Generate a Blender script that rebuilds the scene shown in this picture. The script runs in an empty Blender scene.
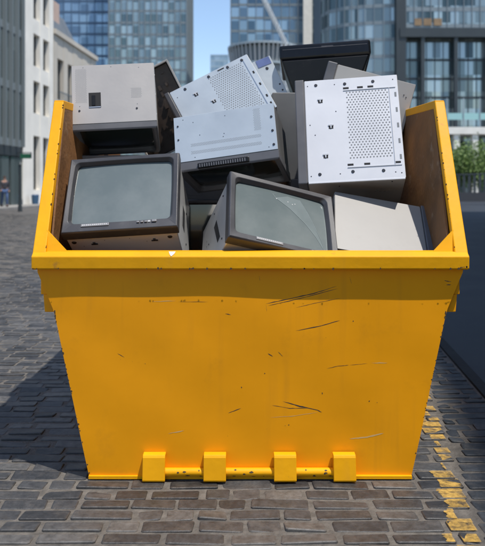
import bpy, math, random
from mathutils import Vector, Matrix
random.seed(7)
PI = math.pi
S = bpy.context.scene
COL = S.collection
F, CX, CY, CH = 675.0, 242.5, 187.0, 1.2

# ------------------------------------------------------------------ materials
def mat(name, col, rough=.5, metal=0., var=.0, vscale=8., bump=0., bscale=60., dirt=None, dscale=5., dlo=.55, dhi=.75, damt=.6, spec=.5, coat=0., streak=None, samt=.4):
    m = bpy.data.materials.new(name); m.use_nodes = True
    nt = m.node_tree; N = nt.nodes; L = nt.links
    b = N['Principled BSDF']
    b.inputs['Roughness'].default_value = rough; b.inputs['Metallic'].default_value = metal
    b.inputs['Specular IOR Level'].default_value = spec; b.inputs['Coat Weight'].default_value = coat
    tc = N.new('ShaderNodeTexCoord')
    base = N.new('ShaderNodeRGB'); base.outputs[0].default_value = (*col, 1); out = base.outputs[0]
    if var > 0:
        n = N.new('ShaderNodeTexNoise'); n.inputs['Scale'].default_value = vscale; n.inputs['Detail'].default_value = 6
        L.new(tc.outputs['Object'], n.inputs['Vector'])
        mr = N.new('ShaderNodeMapRange'); mr.inputs[1].default_value = .3; mr.inputs[2].default_value = .7
        mr.inputs[3].default_value = 1-var; mr.inputs[4].default_value = 1+var
        L.new(n.outputs[0], mr.inputs[0])
        mx = N.new('ShaderNodeVectorMath'); mx.operation = 'SCALE'
        L.new(out, mx.inputs[0]); L.new(mr.outputs[0], mx.inputs['Scale']); out = mx.outputs[0]
        r2 = N.new('ShaderNodeMapRange'); r2.inputs[3].default_value = max(.02, rough-.12); r2.inputs[4].default_value = min(1, rough+.12)
        L.new(n.outputs[0], r2.inputs[0]); L.new(r2.outputs[0], b.inputs['Roughness'])
    if dirt:
        n = N.new('ShaderNodeTexNoise'); n.inputs['Scale'].default_value = dscale; n.inputs['Detail'].default_value = 9; n.inputs['Roughness'].default_value = .65
        L.new(tc.outputs['Object'], n.inputs['Vector'])
        mr = N.new('ShaderNodeMapRange'); mr.inputs[1].default_value = dlo; mr.inputs[2].default_value = dhi; mr.inputs[4].default_value = damt
        L.new(n.outputs[0], mr.inputs[0])
        mx = N.new('ShaderNodeMix'); mx.data_type = 'RGBA'; L.new(mr.outputs[0], mx.inputs[0]); L.new(out, mx.inputs[6]); mx.inputs[7].default_value = (*dirt, 1)
        out = mx.outputs[2]
    if streak:     # rust and grime runs, long in z
        mp = N.new('ShaderNodeMapping'); mp.inputs['Scale'].default_value = (1, 1, .07); L.new(tc.outputs['Object'], mp.inputs[0])
        n = N.new('ShaderNodeTexNoise'); n.inputs['Scale'].default_value = 22; n.inputs['Detail'].default_value = 7; L.new(mp.outputs[0], n.inputs['Vector'])
        n2 = N.new('ShaderNodeTexNoise'); n2.inputs['Scale'].default_value = 1.7; n2.inputs['Detail'].default_value = 3; L.new(tc.outputs['Object'], n2.inputs['Vector'])
        mr = N.new('ShaderNodeMapRange'); mr.inputs[1].default_value = .52; mr.inputs[2].default_value = .72; mr.inputs[4].default_value = samt; L.new(n.outputs[0], mr.inputs[0])
        m2 = N.new('ShaderNodeMapRange'); m2.inputs[1].default_value = .45; m2.inputs[2].default_value = .65; L.new(n2.outputs[0], m2.inputs[0])
        mu = N.new('ShaderNodeMath'); mu.operation = 'MULTIPLY'; L.new(mr.outputs[0], mu.inputs[0]); L.new(m2.outputs[0], mu.inputs[1])
        mx = N.new('ShaderNodeMix'); mx.data_type = 'RGBA'; L.new(mu.outputs[0], mx.inputs[0]); L.new(out, mx.inputs[6]); mx.inputs[7].default_value = (*streak, 1); out = mx.outputs[2]
    L.new(out, b.inputs['Base Color'])
    if bump > 0:
        n = N.new('ShaderNodeTexNoise'); n.inputs['Scale'].default_value = bscale; n.inputs['Detail'].default_value = 5
        L.new(tc.outputs['Object'], n.inputs['Vector'])
        bm = N.new('ShaderNodeBump'); bm.inputs['Strength'].default_value = bump; bm.inputs['Distance'].default_value = .01
        L.new(n.outputs[0], bm.inputs['Height']); L.new(bm.outputs[0], b.inputs['Normal'])
    return m

M = {}
M['yellow'] = mat('yellow_paint', (.82, .325, .002), .5, var=.06, vscale=3., dirt=(.46, .19, .01), dscale=4.5, dlo=.58, dhi=.88, damt=.5, bump=.08, bscale=9, spec=.22, streak=(.36, .15, .02), samt=.28)
M['yellow_worn'] = mat('worn_yellow_paint', (.78, .355, .002), .55, var=.08, vscale=6., dirt=(.30, .15, .04), dscale=16, dlo=.64, dhi=.78, damt=.7, bump=.1, bscale=30, spec=.2, streak=(.4, .2, .05), samt=.3)
M['rust'] = mat('rusty_steel', (.17, .075, .022), .7, var=.4, vscale=5., dirt=(.42, .33, .24), dscale=11, dlo=.6, dhi=.78, damt=.5, bump=.35, bscale=40)
M['chip'] = mat('bare_chip', (.07, .045, .02), .7)
M['scratch'] = mat('dark_scratch', (.035, .03, .03), .6)
M['scuff'] = mat('pale_scuff', (.62, .40, .16), .7)
M['white_paint'] = mat('spilt_white_paint', (.75, .75, .72), .5)
M['beige'] = mat('beige_sheet_metal', (.43, .405, .38), .42, .25, var=.05, vscale=4, dirt=(.35, .33, .3), dscale=6, dlo=.6, dhi=.9, damt=.4, bump=.03)
M['silver'] = mat('silver_sheet_metal', (.68, .68, .67), .32, .5, var=.07, vscale=4, dirt=(.3, .3, .3), dscale=9, dlo=.62, dhi=.85, damt=.4, bump=.03)
M['bluegrey'] = mat('galvanised_blue_grey_metal', (.50, .545, .575), .36, .3, var=.07, vscale=5, dirt=(.34, .38, .42), dscale=9, dlo=.6, dhi=.85, damt=.4, bump=.03)
M['white_metal'] = mat('white_sheet_metal', (.66, .665, .69), .38, .1, var=.04, vscale=5, dirt=(.5, .5, .5), dscale=12, dlo=.64, dhi=.85, damt=.35, bump=.02)
M['rib'] = mat('pale_folded_rib', (.50, .51, .53), .4, .2)
M['cream'] = mat('cream_sheet_metal', (.37, .355, .335), .45, .1, var=.04, vscale=4, dirt=(.4, .38, .34), dscale=7, dlo=.6, dhi=.85, damt=.35, bump=.02)
M['greycase'] = mat('grey_sheet_metal', (.13, .13, .13), .5, .2, var=.1, vscale=6, bump=.03)
M['bezel'] = mat('dark_grey_plastic', (.045, .045, .050), .42, var=.14, vscale=9, dirt=(.16, .155, .15), dscale=14, dlo=.58, dhi=.8, damt=.4, bump=.05, bscale=300)
M['bezel_mid'] = mat('mid_grey_plastic', (.10, .10, .108), .45, var=.1, vscale=9, dirt=(.2, .2, .2), dscale=14, dlo=.58, dhi=.8, damt=.4, bump=.05, bscale=300)
M['black'] = mat('black_plastic', (.008, .008, .009), .35, var=.2, dirt=(.08, .08, .08), dscale=10, dlo=.58, dhi=.8, damt=.25, bump=.03, bscale=200, spec=.25)
M['gloss'] = mat('glossy_black_plastic', (.008, .009, .011), .12, var=.2, vscale=5, dirt=(.03, .03, .032), dscale=7, dlo=.55, dhi=.8, damt=.3, spec=.25)
M['bounce_lit'] = mat('bounce_lit_sheet_steel', (.86, .84, .80), .35, .25, var=.05, vscale=4, bump=.04)  # housing sheet made lighter; light bounced off the rim is in the colour
M['hole'] = mat('dark_hole', (.012, .012, .014), .8)
M['hole_soft'] = mat('grey_perforation', (.20, .21, .22), .8)
M['screw'] = mat('dark_screw', (.06, .06, .065), .35, .6)
M['steel'] = mat('bright_steel', (.6, .6, .6), .3, .8)
M['screen'] = mat('grey_green_screen_glass', (.115, .14, .14), .13, var=.07, vscale=2., dirt=(.26, .28, .27), dscale=2.2, dlo=.42, dhi=.75, damt=.5, coat=.3)
M['screen_dark'] = mat('dark_screen_glass', (.016, .022, .021), .12, var=.2, vscale=3., dirt=(.05, .055, .05), dscale=6, dlo=.55, dhi=.8, damt=.4, coat=.4)
M['shard'] = mat('cracked_glass_edge', (.24, .28, .28), .2)
M['shard_film'] = mat('clouded_cracked_glass', (.165, .195, .195), .2, var=.1, vscale=8)
M['button'] = mat('grey_button', (.2, .2, .21), .4)
M['label'] = mat('pale_print', (.45, .45, .45), .6)

# ------------------------------------------------------------------ mesh builder
class MB:
    def __init__(s): s.v = []; s.f = []; s.m = []
    def add(s, vs, fs, mi=0):
        o = len(s.v); s.v += [tuple(v) for v in vs]
        for f in fs: s.f.append([i+o for i in f]); s.m.append(mi)
        return s
    def box(s, x0, x1, y0, y1, z0, z1, mi=0, T=None):
        vs = [(x, y, z) for z in (z0, z1) for y in (y0, y1) for x in (x0, x1)]
        if T: vs = [T @ Vector(v) for v in vs]
        return s.add(vs, [(0,2,3,1),(4,5,7,6),(0,1,5,4),(2,6,7,3),(0,4,6,2),(1,3,7,5)], mi)
    def hexa(s, b, t, mi=0):   # bottom 4, top 4 (ccw seen from above)
        return s.add(list(b)+list(t), [(3,2,1,0),(4,5,6,7),(0,1,5,4),(1,2,6,5),(2,3,7,6),(3,0,4,7)], mi)
    def tube(s, p, q, r, n=12, r2=None, mi=0):
        p, q = Vector(p), Vector(q); d = (q-p).normalized(); r2 = r if r2 is None else r2
        a = d.orthogonal().normalized(); b = d.cross(a)
        vs = [p+(a*math.cos(2*PI*i/n)+b*math.sin(2*PI*i/n))*r for i in range(n)] + [q+(a*math.cos(2*PI*i/n)+b*math.sin(2*PI*i/n))*r2 for i in range(n)]
        fs = [(i, (i+1) % n, n+(i+1) % n, n+i) for i in range(n)] + [tuple(range(n-1, -1, -1)), tuple(range(n, 2*n))]
        return s.add(vs, fs, mi)
    def prism(s, poly, off, mi=0):   # polygon of 3-D points extruded by the vector off
        n = len(poly); off = Vector(off); vs = [Vector(p) for p in poly]; vs += [v+off for v in vs]
        return s.add(vs, [tuple(range(n-1, -1, -1)), tuple(range(n, 2*n))] + [(i, (i+1) % n, n+(i+1) % n, n+i) for i in range(n)], mi)
    def build(s, name, m, parent=None, bevel=0., seg=2, smooth=False, loc=None, rot=None):
        me = bpy.data.meshes.new(name); me.from_pydata(s.v, [], s.f); 
        for k in (m if isinstance(m, (list, tuple)) else [m]): me.materials.append(k)
        for i, p in enumerate(me.polygons): p.material_index = s.m[i]
        me.validate(); me.update()
        import bmesh
        bm = bmesh.new(); bm.from_mesh(me); bmesh.ops.recalc_face_normals(bm, faces=bm.faces); bm.to_mesh(me); bm.free()
        if smooth:
            for p in me.polygons: p.use_smooth = True
            me.set_sharp_from_angle(angle=math.radians(40))
        o = bpy.data.objects.new(name, me); COL.objects.link(o)
        if parent: o.parent = parent
        if loc: o.location = loc
        if rot: o.rotation_euler = rot
        if bevel:
            b = o.modifiers.new('Bevel', 'BEVEL'); b.width = bevel; b.segments = seg; b.limit_method = 'ANGLE'; b.angle_limit = math.radians(35)
        return o

def empty(name, label, cat, loc=(0,0,0), rz=0, group=None):
    o = bpy.data.objects.new(name, None); COL.objects.link(o); o.empty_display_size = .1
    o.location = loc; o.rotation_euler = (0, 0, rz); o['label'] = label; o['category'] = cat
    if group: o['group'] = group
    return o
def tag(o, label, cat, group=None):
    o['label'] = label; o['category'] = cat
    if group: o['group'] = group
    return o
def struct(o): o['kind'] = 'structure'; return o

# ------------------------------------------------------------------ ground
def noise1(x, k=0): return math.sin(x*1.7+k)*.5+math.sin(x*.63+2.1*k+1)*.5
def kerb_x(y): return 1.075+.088*y
def line_x(y): return .352+.197*y-.0040*y*y if y < 9 else 1.826+.123*(y-9)

def sett_material(name, lo, mid, hi, rough=.5):
    m = bpy.data.materials.new(name); m.use_nodes = True; nt = m.node_tree; N = nt.nodes; L = nt.links; b = N['Principled BSDF']
    at = N.new('ShaderNodeAttribute'); at.attribute_name = 'stone'
    cr = N.new('ShaderNodeValToRGB'); e = cr.color_ramp.elements
    e[0].color = (*lo, 1); e[1].color = (*hi, 1); x = e.new(.5); x.color = (*mid, 1)
    L.new(at.outputs['Fac'], cr.inputs[0])
    tc = N.new('ShaderNodeTexCoord')
    n = N.new('ShaderNodeTexNoise'); n.inputs['Scale'].default_value = 28; n.inputs['Detail'].default_value = 10; n.inputs['Roughness'].default_value = .7
    L.new(tc.outputs['Object'], n.inputs['Vector'])
    mr = N.new('ShaderNodeMapRange'); mr.inputs[1].default_value = .3; mr.inputs[2].default_value = .7; mr.inputs[3].default_value = .5; mr.inputs[4].default_value = 1.55
    L.new(n.outputs[0], mr.inputs[0])
    vm = N.new('ShaderNodeVectorMath'); vm.operation = 'SCALE'; L.new(cr.outputs[0], vm.inputs[0]); L.new(mr.outputs[0], vm.inputs['Scale'])
    n2 = N.new('ShaderNodeTexNoise'); n2.inputs['Scale'].default_value = 1.1; n2.inputs['Detail'].default_value = 5
    L.new(tc.outputs['Object'], n2.inputs['Vector'])
    m2 = N.new('ShaderNodeMapRange'); m2.inputs[1].default_value = .35; m2.inputs[2].default_value = .65; m2.inputs[3].default_value = .78; m2.inputs[4].default_value = 1.2
    L.new(n2.outputs[0], m2.inputs[0])
    v2 = N.new('ShaderNodeVectorMath'); v2.operation = 'SCALE'; L.new(vm.outputs[0], v2.inputs[0]); L.new(m2.outputs[0], v2.inputs['Scale'])
    # pale grit and mortar smeared over the stones
    n3 = N.new('ShaderNodeTexNoise'); n3.inputs['Scale'].default_value = 9; n3.inputs['Detail'].default_value = 12; n3.inputs['Roughness'].default_value = .75
    L.new(tc.outputs['Object'], n3.inputs['Vector'])
    m3 = N.new('ShaderNodeMapRange'); m3.inputs[1].default_value = .5; m3.inputs[2].default_value = .75; m3.inputs[4].default_value = .55
    L.new(n3.outputs[0], m3.inputs[0])
    mx = N.new('ShaderNodeMix'); mx.data_type = 'RGBA'; L.new(m3.outputs[0], mx.inputs[0]); L.new(v2.outputs[0], mx.inputs[6]); mx.inputs[7].default_value = (.145, .125, .105, 1)
    L.new(mx.outputs[2], b.inputs['Base Color'])
    r = N.new('ShaderNodeMapRange'); r.inputs[3].default_value = rough-.15; r.inputs[4].default_value = rough+.25; L.new(n2.outputs[0], r.inputs[0]); L.new(r.outputs[0], b.inputs['Roughness'])
    bp = N.new('ShaderNodeBump'); bp.inputs['Strength'].default_value = .6; bp.inputs['Distance'].default_value = .006; L.new(n.outputs[0], bp.inputs['Height']); L.new(bp.outputs[0], b.inputs['Normal'])
    return m
M['sett'] = sett_material('street_sett_stone', (.025, .026, .028), (.053, .053, .054), (.098, .094, .089), .40)
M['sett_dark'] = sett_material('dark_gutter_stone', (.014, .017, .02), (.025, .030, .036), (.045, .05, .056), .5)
M['mortar'] = mat('sandy_mortar', (.122, .110, .095), .85, var=.35, vscale=25, dirt=(.06, .055, .05), dscale=3, dlo=.45, dhi=.7, damt=.6, bump=.8, bscale=90)

def paving(name, rows_y, xa, xb, slen, matl, curve=0., skip=None, gap=.012, zt=.0, seed=1, yaw=0.):
    rnd = random.Random(seed); V = []; Fc = []; A = []; tops = []
    y = rows_y[0]
    while y < rows_y[1]:
        pit = rnd.uniform(.074, .092); d = pit-gap*rnd.uniform(.9, 1.5)
        far = y > 9
        xl = xa(y); xr = xb(y); x = xl-rnd.uniform(0, slen)
        while x < xr:
            l = slen*rnd.uniform(.62, 1.35)
            x0, x1 = x+gap*rnd.uniform(.3, 1.2), x+l-gap*rnd.uniform(.3, 1.2); x += l
            x0 = max(x0, xl); x1 = min(x1, xr)
            if x1-x0 < .05: continue
            if skip and skip((x0+x1)/2, y): continue
            h = zt+rnd.uniform(-.002, .0025); b = .005
            t = [rnd.uniform(-.004, .004) for _ in range(8)]
            off = curve*noise1((x0+x1)*.55+y*.3, 3)
            sk = yaw*x0
            c = [(x0+t[0], y+t[1]), (x1+t[2], y+t[3]), (x1+t[4], y+d+t[5]), (x0+t[6], y+d+t[7])]
            c = [(px, py+off+curve*.6*math.sin(px*.8)+yaw*px) for px, py in c]
            o = len(V); q = .006 if not far else 0
            tilt = (rnd.uniform(-.003, .003), rnd.uniform(-.003, .003))
            if far:
                V += [(px, py, h-.004) for px, py in c]; Fc.append((o, o+1, o+2, o+3)); A.append((rnd.random(),)*4)
            else:
                # chamfered corners: 8-point outline on three levels
                def ring(ins, cut, z):
                    out = []
                    for i in range(4):
                        p = c[i]; a = c[i-1]; n = c[(i+1) % 4]
                        cxm = sum(k[0] for k in c)/4; cym = sum(k[1] for k in c)/4
                        def toward(p, q, dd):
                            L_ = math.hypot(q[0]-p[0], q[1]-p[1]); return (p[0]+(q[0]-p[0])*dd/L_, p[1]+(q[1]-p[1])*dd/L_)
                        for k in (toward(p, a, cut), toward(p, n, cut)):
                            sx = 1 if k[0] < cxm else -1; sy = 1 if k[1] < cym else -1
                            out.append((k[0]+sx*ins, k[1]+sy*ins, z+tilt[0]*(1 if k[0] > cxm else -1)+tilt[1]*(1 if k[1] > cym else -1)))
                    return out
                r0 = ring(0, q*.9, h-.022); r1 = ring(.0008, q*.9, h-.0022); r2 = ring(b, q*1.2, h)
                V += r0+r1+r2
                for k in range(2):
                    for i in range(8): Fc.append((o+8*k+i, o+8*k+(i+1) % 8, o+8*k+8+(i+1) % 8, o+8*k+8+i))
                Fc.append(tuple(range(o+16, o+24)))
                val = rnd.random(); A += [(val,)]*17
                tops.append((x0, x1, y+off, y+d+off, h, c))
        y += pit
    me = bpy.data.meshes.new(name); me.from_pydata(V, [], Fc)
    at = me.attributes.new('stone', 'FLOAT', 'FACE'); at.data.foreach_set('value', [a[0] for a in (A if len(A) == len(Fc) else (A*9))[:len(Fc)]])
    for p in me.polygons: p.use_smooth = False
    me.materials.append(matl); o = bpy.data.objects.new(name, me); COL.objects.link(o); struct(o)
    return o, tops
# fix attribute bookkeeping: far stones add one face each
def _paving_fix(): pass

# the wide ground sheet under everything
def sheet(name, pts, z, m, th=None):
    b = MB(); b.add([(x, y, z) for x, y in pts], [tuple(range(len(pts)))]); return struct(b.build(name, m))
M['ground'] = mat('city_ground', (.10, .10, .10), .8, var=.2, vscale=.4, dirt=(.07, .07, .07), dscale=.2)
sheet('ground', [(-900, -60), (900, -60), (900, 1500), (-900, 1500)], -.060, M['ground'])
def strip(name, xa, xb, ys, z, m):
    b = MB(); n = len(ys); b.add([(xa(y), y, z) for y in ys]+[(xb(y), y, z) for y in ys], [(i, n+i, n+i+1, i+1) for i in range(n-1)]); return struct(b.build(name, m))
LX = lambda y: -16.9+.07*y+1.9       # kerb of the left pavement
ys1 = [-4+i*.5 for i in range(120)]
strip('street_bed', LX, lambda y: kerb_x(y), ys1, -.0045, M['mortar'])
_, TOPS = paving('cobbled_street', (1.55, 30), lambda y: max(LX(y), -.42*y-1.2), lambda y: line_x(y)+.03, .175, M['sett'], curve=.006, seed=3, gap=.0125)
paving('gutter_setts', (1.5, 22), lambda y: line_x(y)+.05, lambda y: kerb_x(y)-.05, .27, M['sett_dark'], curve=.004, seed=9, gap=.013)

# far street: flat setts in a brick pattern
def far_setts():
    m = bpy.data.materials.new('far_setts'); m.use_nodes = True; N = m.node_tree.nodes; L = m.node_tree.links; b = N['Principled BSDF']
    tc = N.new('ShaderNodeTexCoord'); br = N.new('ShaderNodeTexBrick'); br.inputs['Scale'].default_value = 1
    br.inputs['Brick Width'].default_value = .2; br.inputs['Row Height'].default_value = .11; br.inputs['Mortar Size'].default_value = .012
    br.inputs['Color1'].default_value = (.04, .04, .038, 1); br.inputs['Color2'].default_value = (.09, .085, .08, 1); br.inputs['Mortar'].default_value = (.13, .115, .1, 1)
    L.new(tc.outputs['Object'], br.inputs[0]); L.new(br.outputs[0], b.inputs['Base Color']); b.inputs['Roughness'].default_value = .6
    return m
M['far_setts'] = far_setts()
strip('far_street', LX, kerb_x, [30.0+i*5 for i in range(28)], -.004, M['far_setts'])
M['pave'] = mat('pale_pavement', (.235, .225, .21), .75, var=.12, vscale=1.5, bump=.1)
def slab_strip(name, xa, xb, ys, z0, z1, m):
    b = MB(); n = len(ys)
    for z in (z0, z1): b.add([(xa(y), y, z) for y in ys]+[(xb(y), y, z) for y in ys], [(i, n+i, n+i+1, i+1) for i in range(n-1)])
    b.add([(xb(y), y, z0) for y in ys]+[(xb(y), y, z1) for y in ys], [(i, n+i, n+i+1, i+1) for i in range(n-1)])
    b.add([(xa(y), y, z0) for y in ys]+[(xa(y), y, z1) for y in ys], [(i, n+i, n+i+1, i+1) for i in range(n-1)])
    return struct(b.build(name, m))
ys2 = [-6+i*3 for i in range(56)]
slab_strip('left_pavement', lambda y: LX(y)-2.6, LX, ys2, -.05, .10, M['pave'])
# right-hand road: dark asphalt behind a low kerb line
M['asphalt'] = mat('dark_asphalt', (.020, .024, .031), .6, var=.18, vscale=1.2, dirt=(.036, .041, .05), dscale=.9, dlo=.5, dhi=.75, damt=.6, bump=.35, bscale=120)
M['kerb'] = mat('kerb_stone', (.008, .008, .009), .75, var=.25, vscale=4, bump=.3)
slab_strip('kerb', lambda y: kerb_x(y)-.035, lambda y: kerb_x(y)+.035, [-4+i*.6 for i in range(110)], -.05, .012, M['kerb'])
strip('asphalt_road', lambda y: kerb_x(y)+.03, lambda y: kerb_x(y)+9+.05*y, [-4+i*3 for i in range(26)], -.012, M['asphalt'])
strip('road_crossing', lambda y: -60, lambda y: 60, [46+i*2 for i in range(6)], .0015, M['asphalt'])

# ---- the worn painted line, laid on the stones it crosses
def paint_material():
    m = bpy.data.materials.new('worn_line_paint'); m.use_nodes = True; N = m.node_tree.nodes; L = m.node_tree.links; b = N['Principled BSDF']
    tc = N.new('ShaderNodeTexCoord'); n = N.new('ShaderNodeTexNoise'); n.inputs['Scale'].default_value = 19; n.inputs['Detail'].default_value = 12; n.inputs['Roughness'].default_value = .75
    L.new(tc.outputs['Object'], n.inputs['Vector'])
    cr = N.new('ShaderNodeMapRange'); cr.inputs[1].default_value = .34; cr.inputs[2].default_value = .62; cr.inputs[4].default_value = .93; L.new(n.outputs[0], cr.inputs[0])
    n2 = N.new('ShaderNodeTexNoise'); n2.inputs['Scale'].default_value = 60; L.new(tc.outputs['Object'], n2.inputs['Vector'])
    c2 = N.new('ShaderNodeValToRGB'); c2.color_ramp.elements[0].position = .3; c2.color_ramp.elements[1].position = .7
    c2.color_ramp.elements[0].color = (.40, .24, .05, 1); c2.color_ramp.elements[1].color = (.64, .40, .09, 1)
    L.new(n2.outputs[0], c2.inputs[0]); L.new(c2.outputs[0], b.inputs['Base Color']); L.new(cr.outputs[0], b.inputs['Alpha']); b.inputs['Roughness'].default_value = .8
    return m
rl = random.Random(5); b = MB()
for (x0, x1, ya, yb2, h, c) in TOPS:
    lx = line_x(ya)
    if x1 < lx-.085 or x0 > lx or ya > 14: continue
    amt = .088+.035*noise1(ya*5, 1)+rl.uniform(-.03, .03)
    if noise1(ya*2.6+1.1, 2) < -.75: amt *= .4
    xa_ = max(x0+.004, lx-amt)
    if x1-xa_ < .012: continue
    n = 9; yl = [ya+.004+(yb2-ya-.008)*k/n for k in range(n+1)]
    lf_ = [(xa_+rl.uniform(0, .014) if xa_ > x0+.005 else xa_, yy) for yy in yl]
    b.add([(px, py, h+.0025) for px, py in lf_]+[(x1-.002, yy, h+.0025) for yy in yl], [(k, n+1+k, n+2+k, k+1) for k in range(n)])
    if rl.random() < .93 and amt > .04:      # paint left in the joint beyond
        xs_ = max(x0, lx-amt*rl.uniform(.6, 1.)); b.add([(xs_, yb2-.004, -.0022), (x1+.004, yb2-.004, -.0022), (x1+.004, yb2+.024, -.0022), (xs_+.01, yb2+.024, -.0022)], [(0, 1, 2, 3)])
struct(b.build('road_marking', paint_material()))

# ------------------------------------------------------------------ the skip
SX = .032
skip = empty('waste_skip', 'large open yellow steel skip full of scrapped monitors and computer cases, standing on the setts', 'skip', (SX, 2.78, 0))
OY = 2.78
def hw(z):      # outer half-width of the body at height z
    P = [(0, .662), (.707, .806), (.92, .862), (1.70, .925)]
    for (a, u), (c, v) in zip(P, P[1:]):
        if z <= c: return u+(v-u)*(z-a)/(c-a)
    return P[-1][1]
YF = lambda z: 0 if z < .90 else (z-.90)*.63
YB = lambda z: 1.62+.16*z
zt_f, zt_b = 1.605, 1.66
# front panel: plate with the shape of the photo, bowed by a few millimetres
b = MB(); nz, nx = 24, 40; Vf = []
zs = [0.012+i*(.925-.012)/nz for i in range(nz+1)]
def fw(z): return .662+(.808-.662)*z/.685 if z < .685 else .808+(.878-.808)*(z-.685)/(.17) if z < .855 else .878
for side in (0, 1):
    for z in zs:
        for i in range(nx+1):
            u = -1+2*i/nx; bow = .0035*math.sin(u*3+z*4)*math.cos(z*3)+.0022*math.sin(u*9+z*7+1)*math.sin(z*9)
            Vf.append((u*fw(z), (.012 if side else 0)+bow, z))
def front_y(x, z):
    u = x/fw(z); return .0035*math.sin(u*3+z*4)*math.cos(z*3)+.0022*math.sin(u*9+z*7+1)*math.sin(z*9)
n1 = (nx+1)*(nz+1); fs = []
for j in range(nz):
    for i in range(nx):
        a = j*(nx+1)+i; q = (a, a+1, a+nx+2, a+nx+1); fs.append(q); fs.append(tuple(k+n1 for k in q[::-1]))
for j in range(nz):
    for i in (0, nx):
        a = j*(nx+1)+i; fs.append((a, a+nx+1, a+nx+1+n1, a+n1))
for i in range(nx):
    for j in (0, nz):
        a = j*(nx+1)+i; fs.append((a, a+1, a+1+n1, a+n1))
b.add(Vf, fs); front = b.build('front_panel', M['yellow'], skip, smooth=True)
# rim along the front, its top rolled forward
b = MB(); prof = [(.05, .935), (-.012, .934), (-.036, .917), (-.034, .866), (-.022, .862), (.05, .862)]
b.prism([(-.892, y, z) for y, z in prof], (1.784, 0, 0)); rim = b.build('front_rim', M['yellow_worn'], skip, bevel=.004)
# base lip
b = MB(); b.box(-.664, .664, -.012, .02, .002, .014); b.build('base_lip', M['yellow_worn'], skip)
b = MB(); b.add([(-.65, .01, .03), (.65, .01, .03), (.65, 1.62, .03), (-.65, 1.62, .03)], [(0, 1, 2, 3)]).box(-.65, .65, .012, 1.61, .004, .024); b.build('skip_floor', M['rust'], skip)
for s in (-1, 1):
    # side wall: yellow outside, rusted inside
    Z = [.02, .35, .707, .92, 1.15, 1.38, 1.61]
    for inner in (0, 1):
        b = MB(); off = .022 if inner else 0; vs = []
        yy = 12
        for z in Z:
            for k in range(yy+1):
                t = k/yy; y = YF(z)+.012+(YB(z)-YF(z)-.03)*t; zz = z+(t*.045 if z > 1.6 else 0)
                vs.append((s*(hw(z)-.01-off), y, zz))
        fs = [(j*(yy+1)+k, j*(yy+1)+k+1, (j+1)*(yy+1)+k+1, (j+1)*(yy+1)+k) for j in range(len(Z)-1) for k in range(yy)]
        b.add(vs, fs)
        o = b.build('inner_side_wall' if inner else 'side_wall', M['rust'] if inner else M['yellow'], skip)
        md = o.modifiers.new('Solid', 'SOLIDIFY'); md.thickness = .009; md.offset = 0
        if inner: o['label'] = 'rusty brown inner face with scratches'
    # sloping front flange (box section)
    zb, zt = .925, zt_f
    def fl(z, xo, dy): return (s*(hw(z)-xo), YF(z)-.035+dy, z)
    b = MB()
    lo = [fl(zb, -.030, 0), fl(zb, .024, 0), fl(zb, .024, .04), fl(zb, -.030, .04)]
    hi = [fl(zt, -.006, 0), fl(zt, .040, 0), fl(zt, .040, .04), fl(zt, -.006, .04)]
    b.hexa(lo, hi); b.build('side_flange', M['yellow_worn'], skip, bevel=.004)
    # top rail running back
    b = MB(); a0 = [(s*(hw(1.6)+.006), YF(zt)-.033, zt-.035), (s*(hw(1.6)-.040), YF(zt)-.033, zt-.035), (s*(hw(1.6)-.040), YB(1.6)-.01, zt_b-.035), (s*(hw(1.6)+.006), YB(1.6)-.01, zt_b-.035)]
    b.hexa(a0, [(x, y, z+.040) for x, y, z in a0]); b.build('top_rail', M['yellow_worn'], skip, bevel=.004)
    # gusset in the corner
    b = MB(); b.prism([(s*(hw(.94)-.022), .004, .930), (s*(hw(.94)-.112), .004, .930), (s*(hw(1.02)-.02), .040, 1.022)], (0, .008, 0)); b.build('corner_gusset', M['yellow_worn'], skip)
    # bracket behind the front plate, under the rim
    b = MB(); b.box(min(s*.800, s*.868), max(s*.800, s*.868), .016, .22, .755, .862); b.hexa([(s*.80, .016, .682), (s*.852, .016, .682), (s*.852, .20, .682), (s*.80, .20, .682)], [(s*.80, .016, .755), (s*.858, .016, .755), (s*.858, .2, .755), (s*.80, .2, .755)])
    b.build('side_bracket', M['yellow'], skip, bevel=.003)
    # lifting pins on the side
    for yy_ in (.55, 1.2):
        b = MB(); b.tube((s*.80, yy_, .62), (s*.90, yy_, .62), .03, 16).tube((s*.90, yy_, .62), (s*.915, yy_, .62), .045, 16); b.build('lifting_pin', M['yellow_worn'], skip)
b = MB(); b.hexa([(-.65, YB(0)-.02, .02), (.65, YB(0)-.02, .02), (.65, YB(0), .02), (-.65, YB(0), .02)], [(-hw(1.5)+.02, YB(1.3)-.02, 1.30), (hw(1.5)-.02, YB(1.3)-.02, 1.30), (hw(1.5)-.02, YB(1.3), 1.30), (-hw(1.5)+.02, YB(1.3), 1.30)])
b.build('back_wall', M['rust'], skip)
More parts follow.
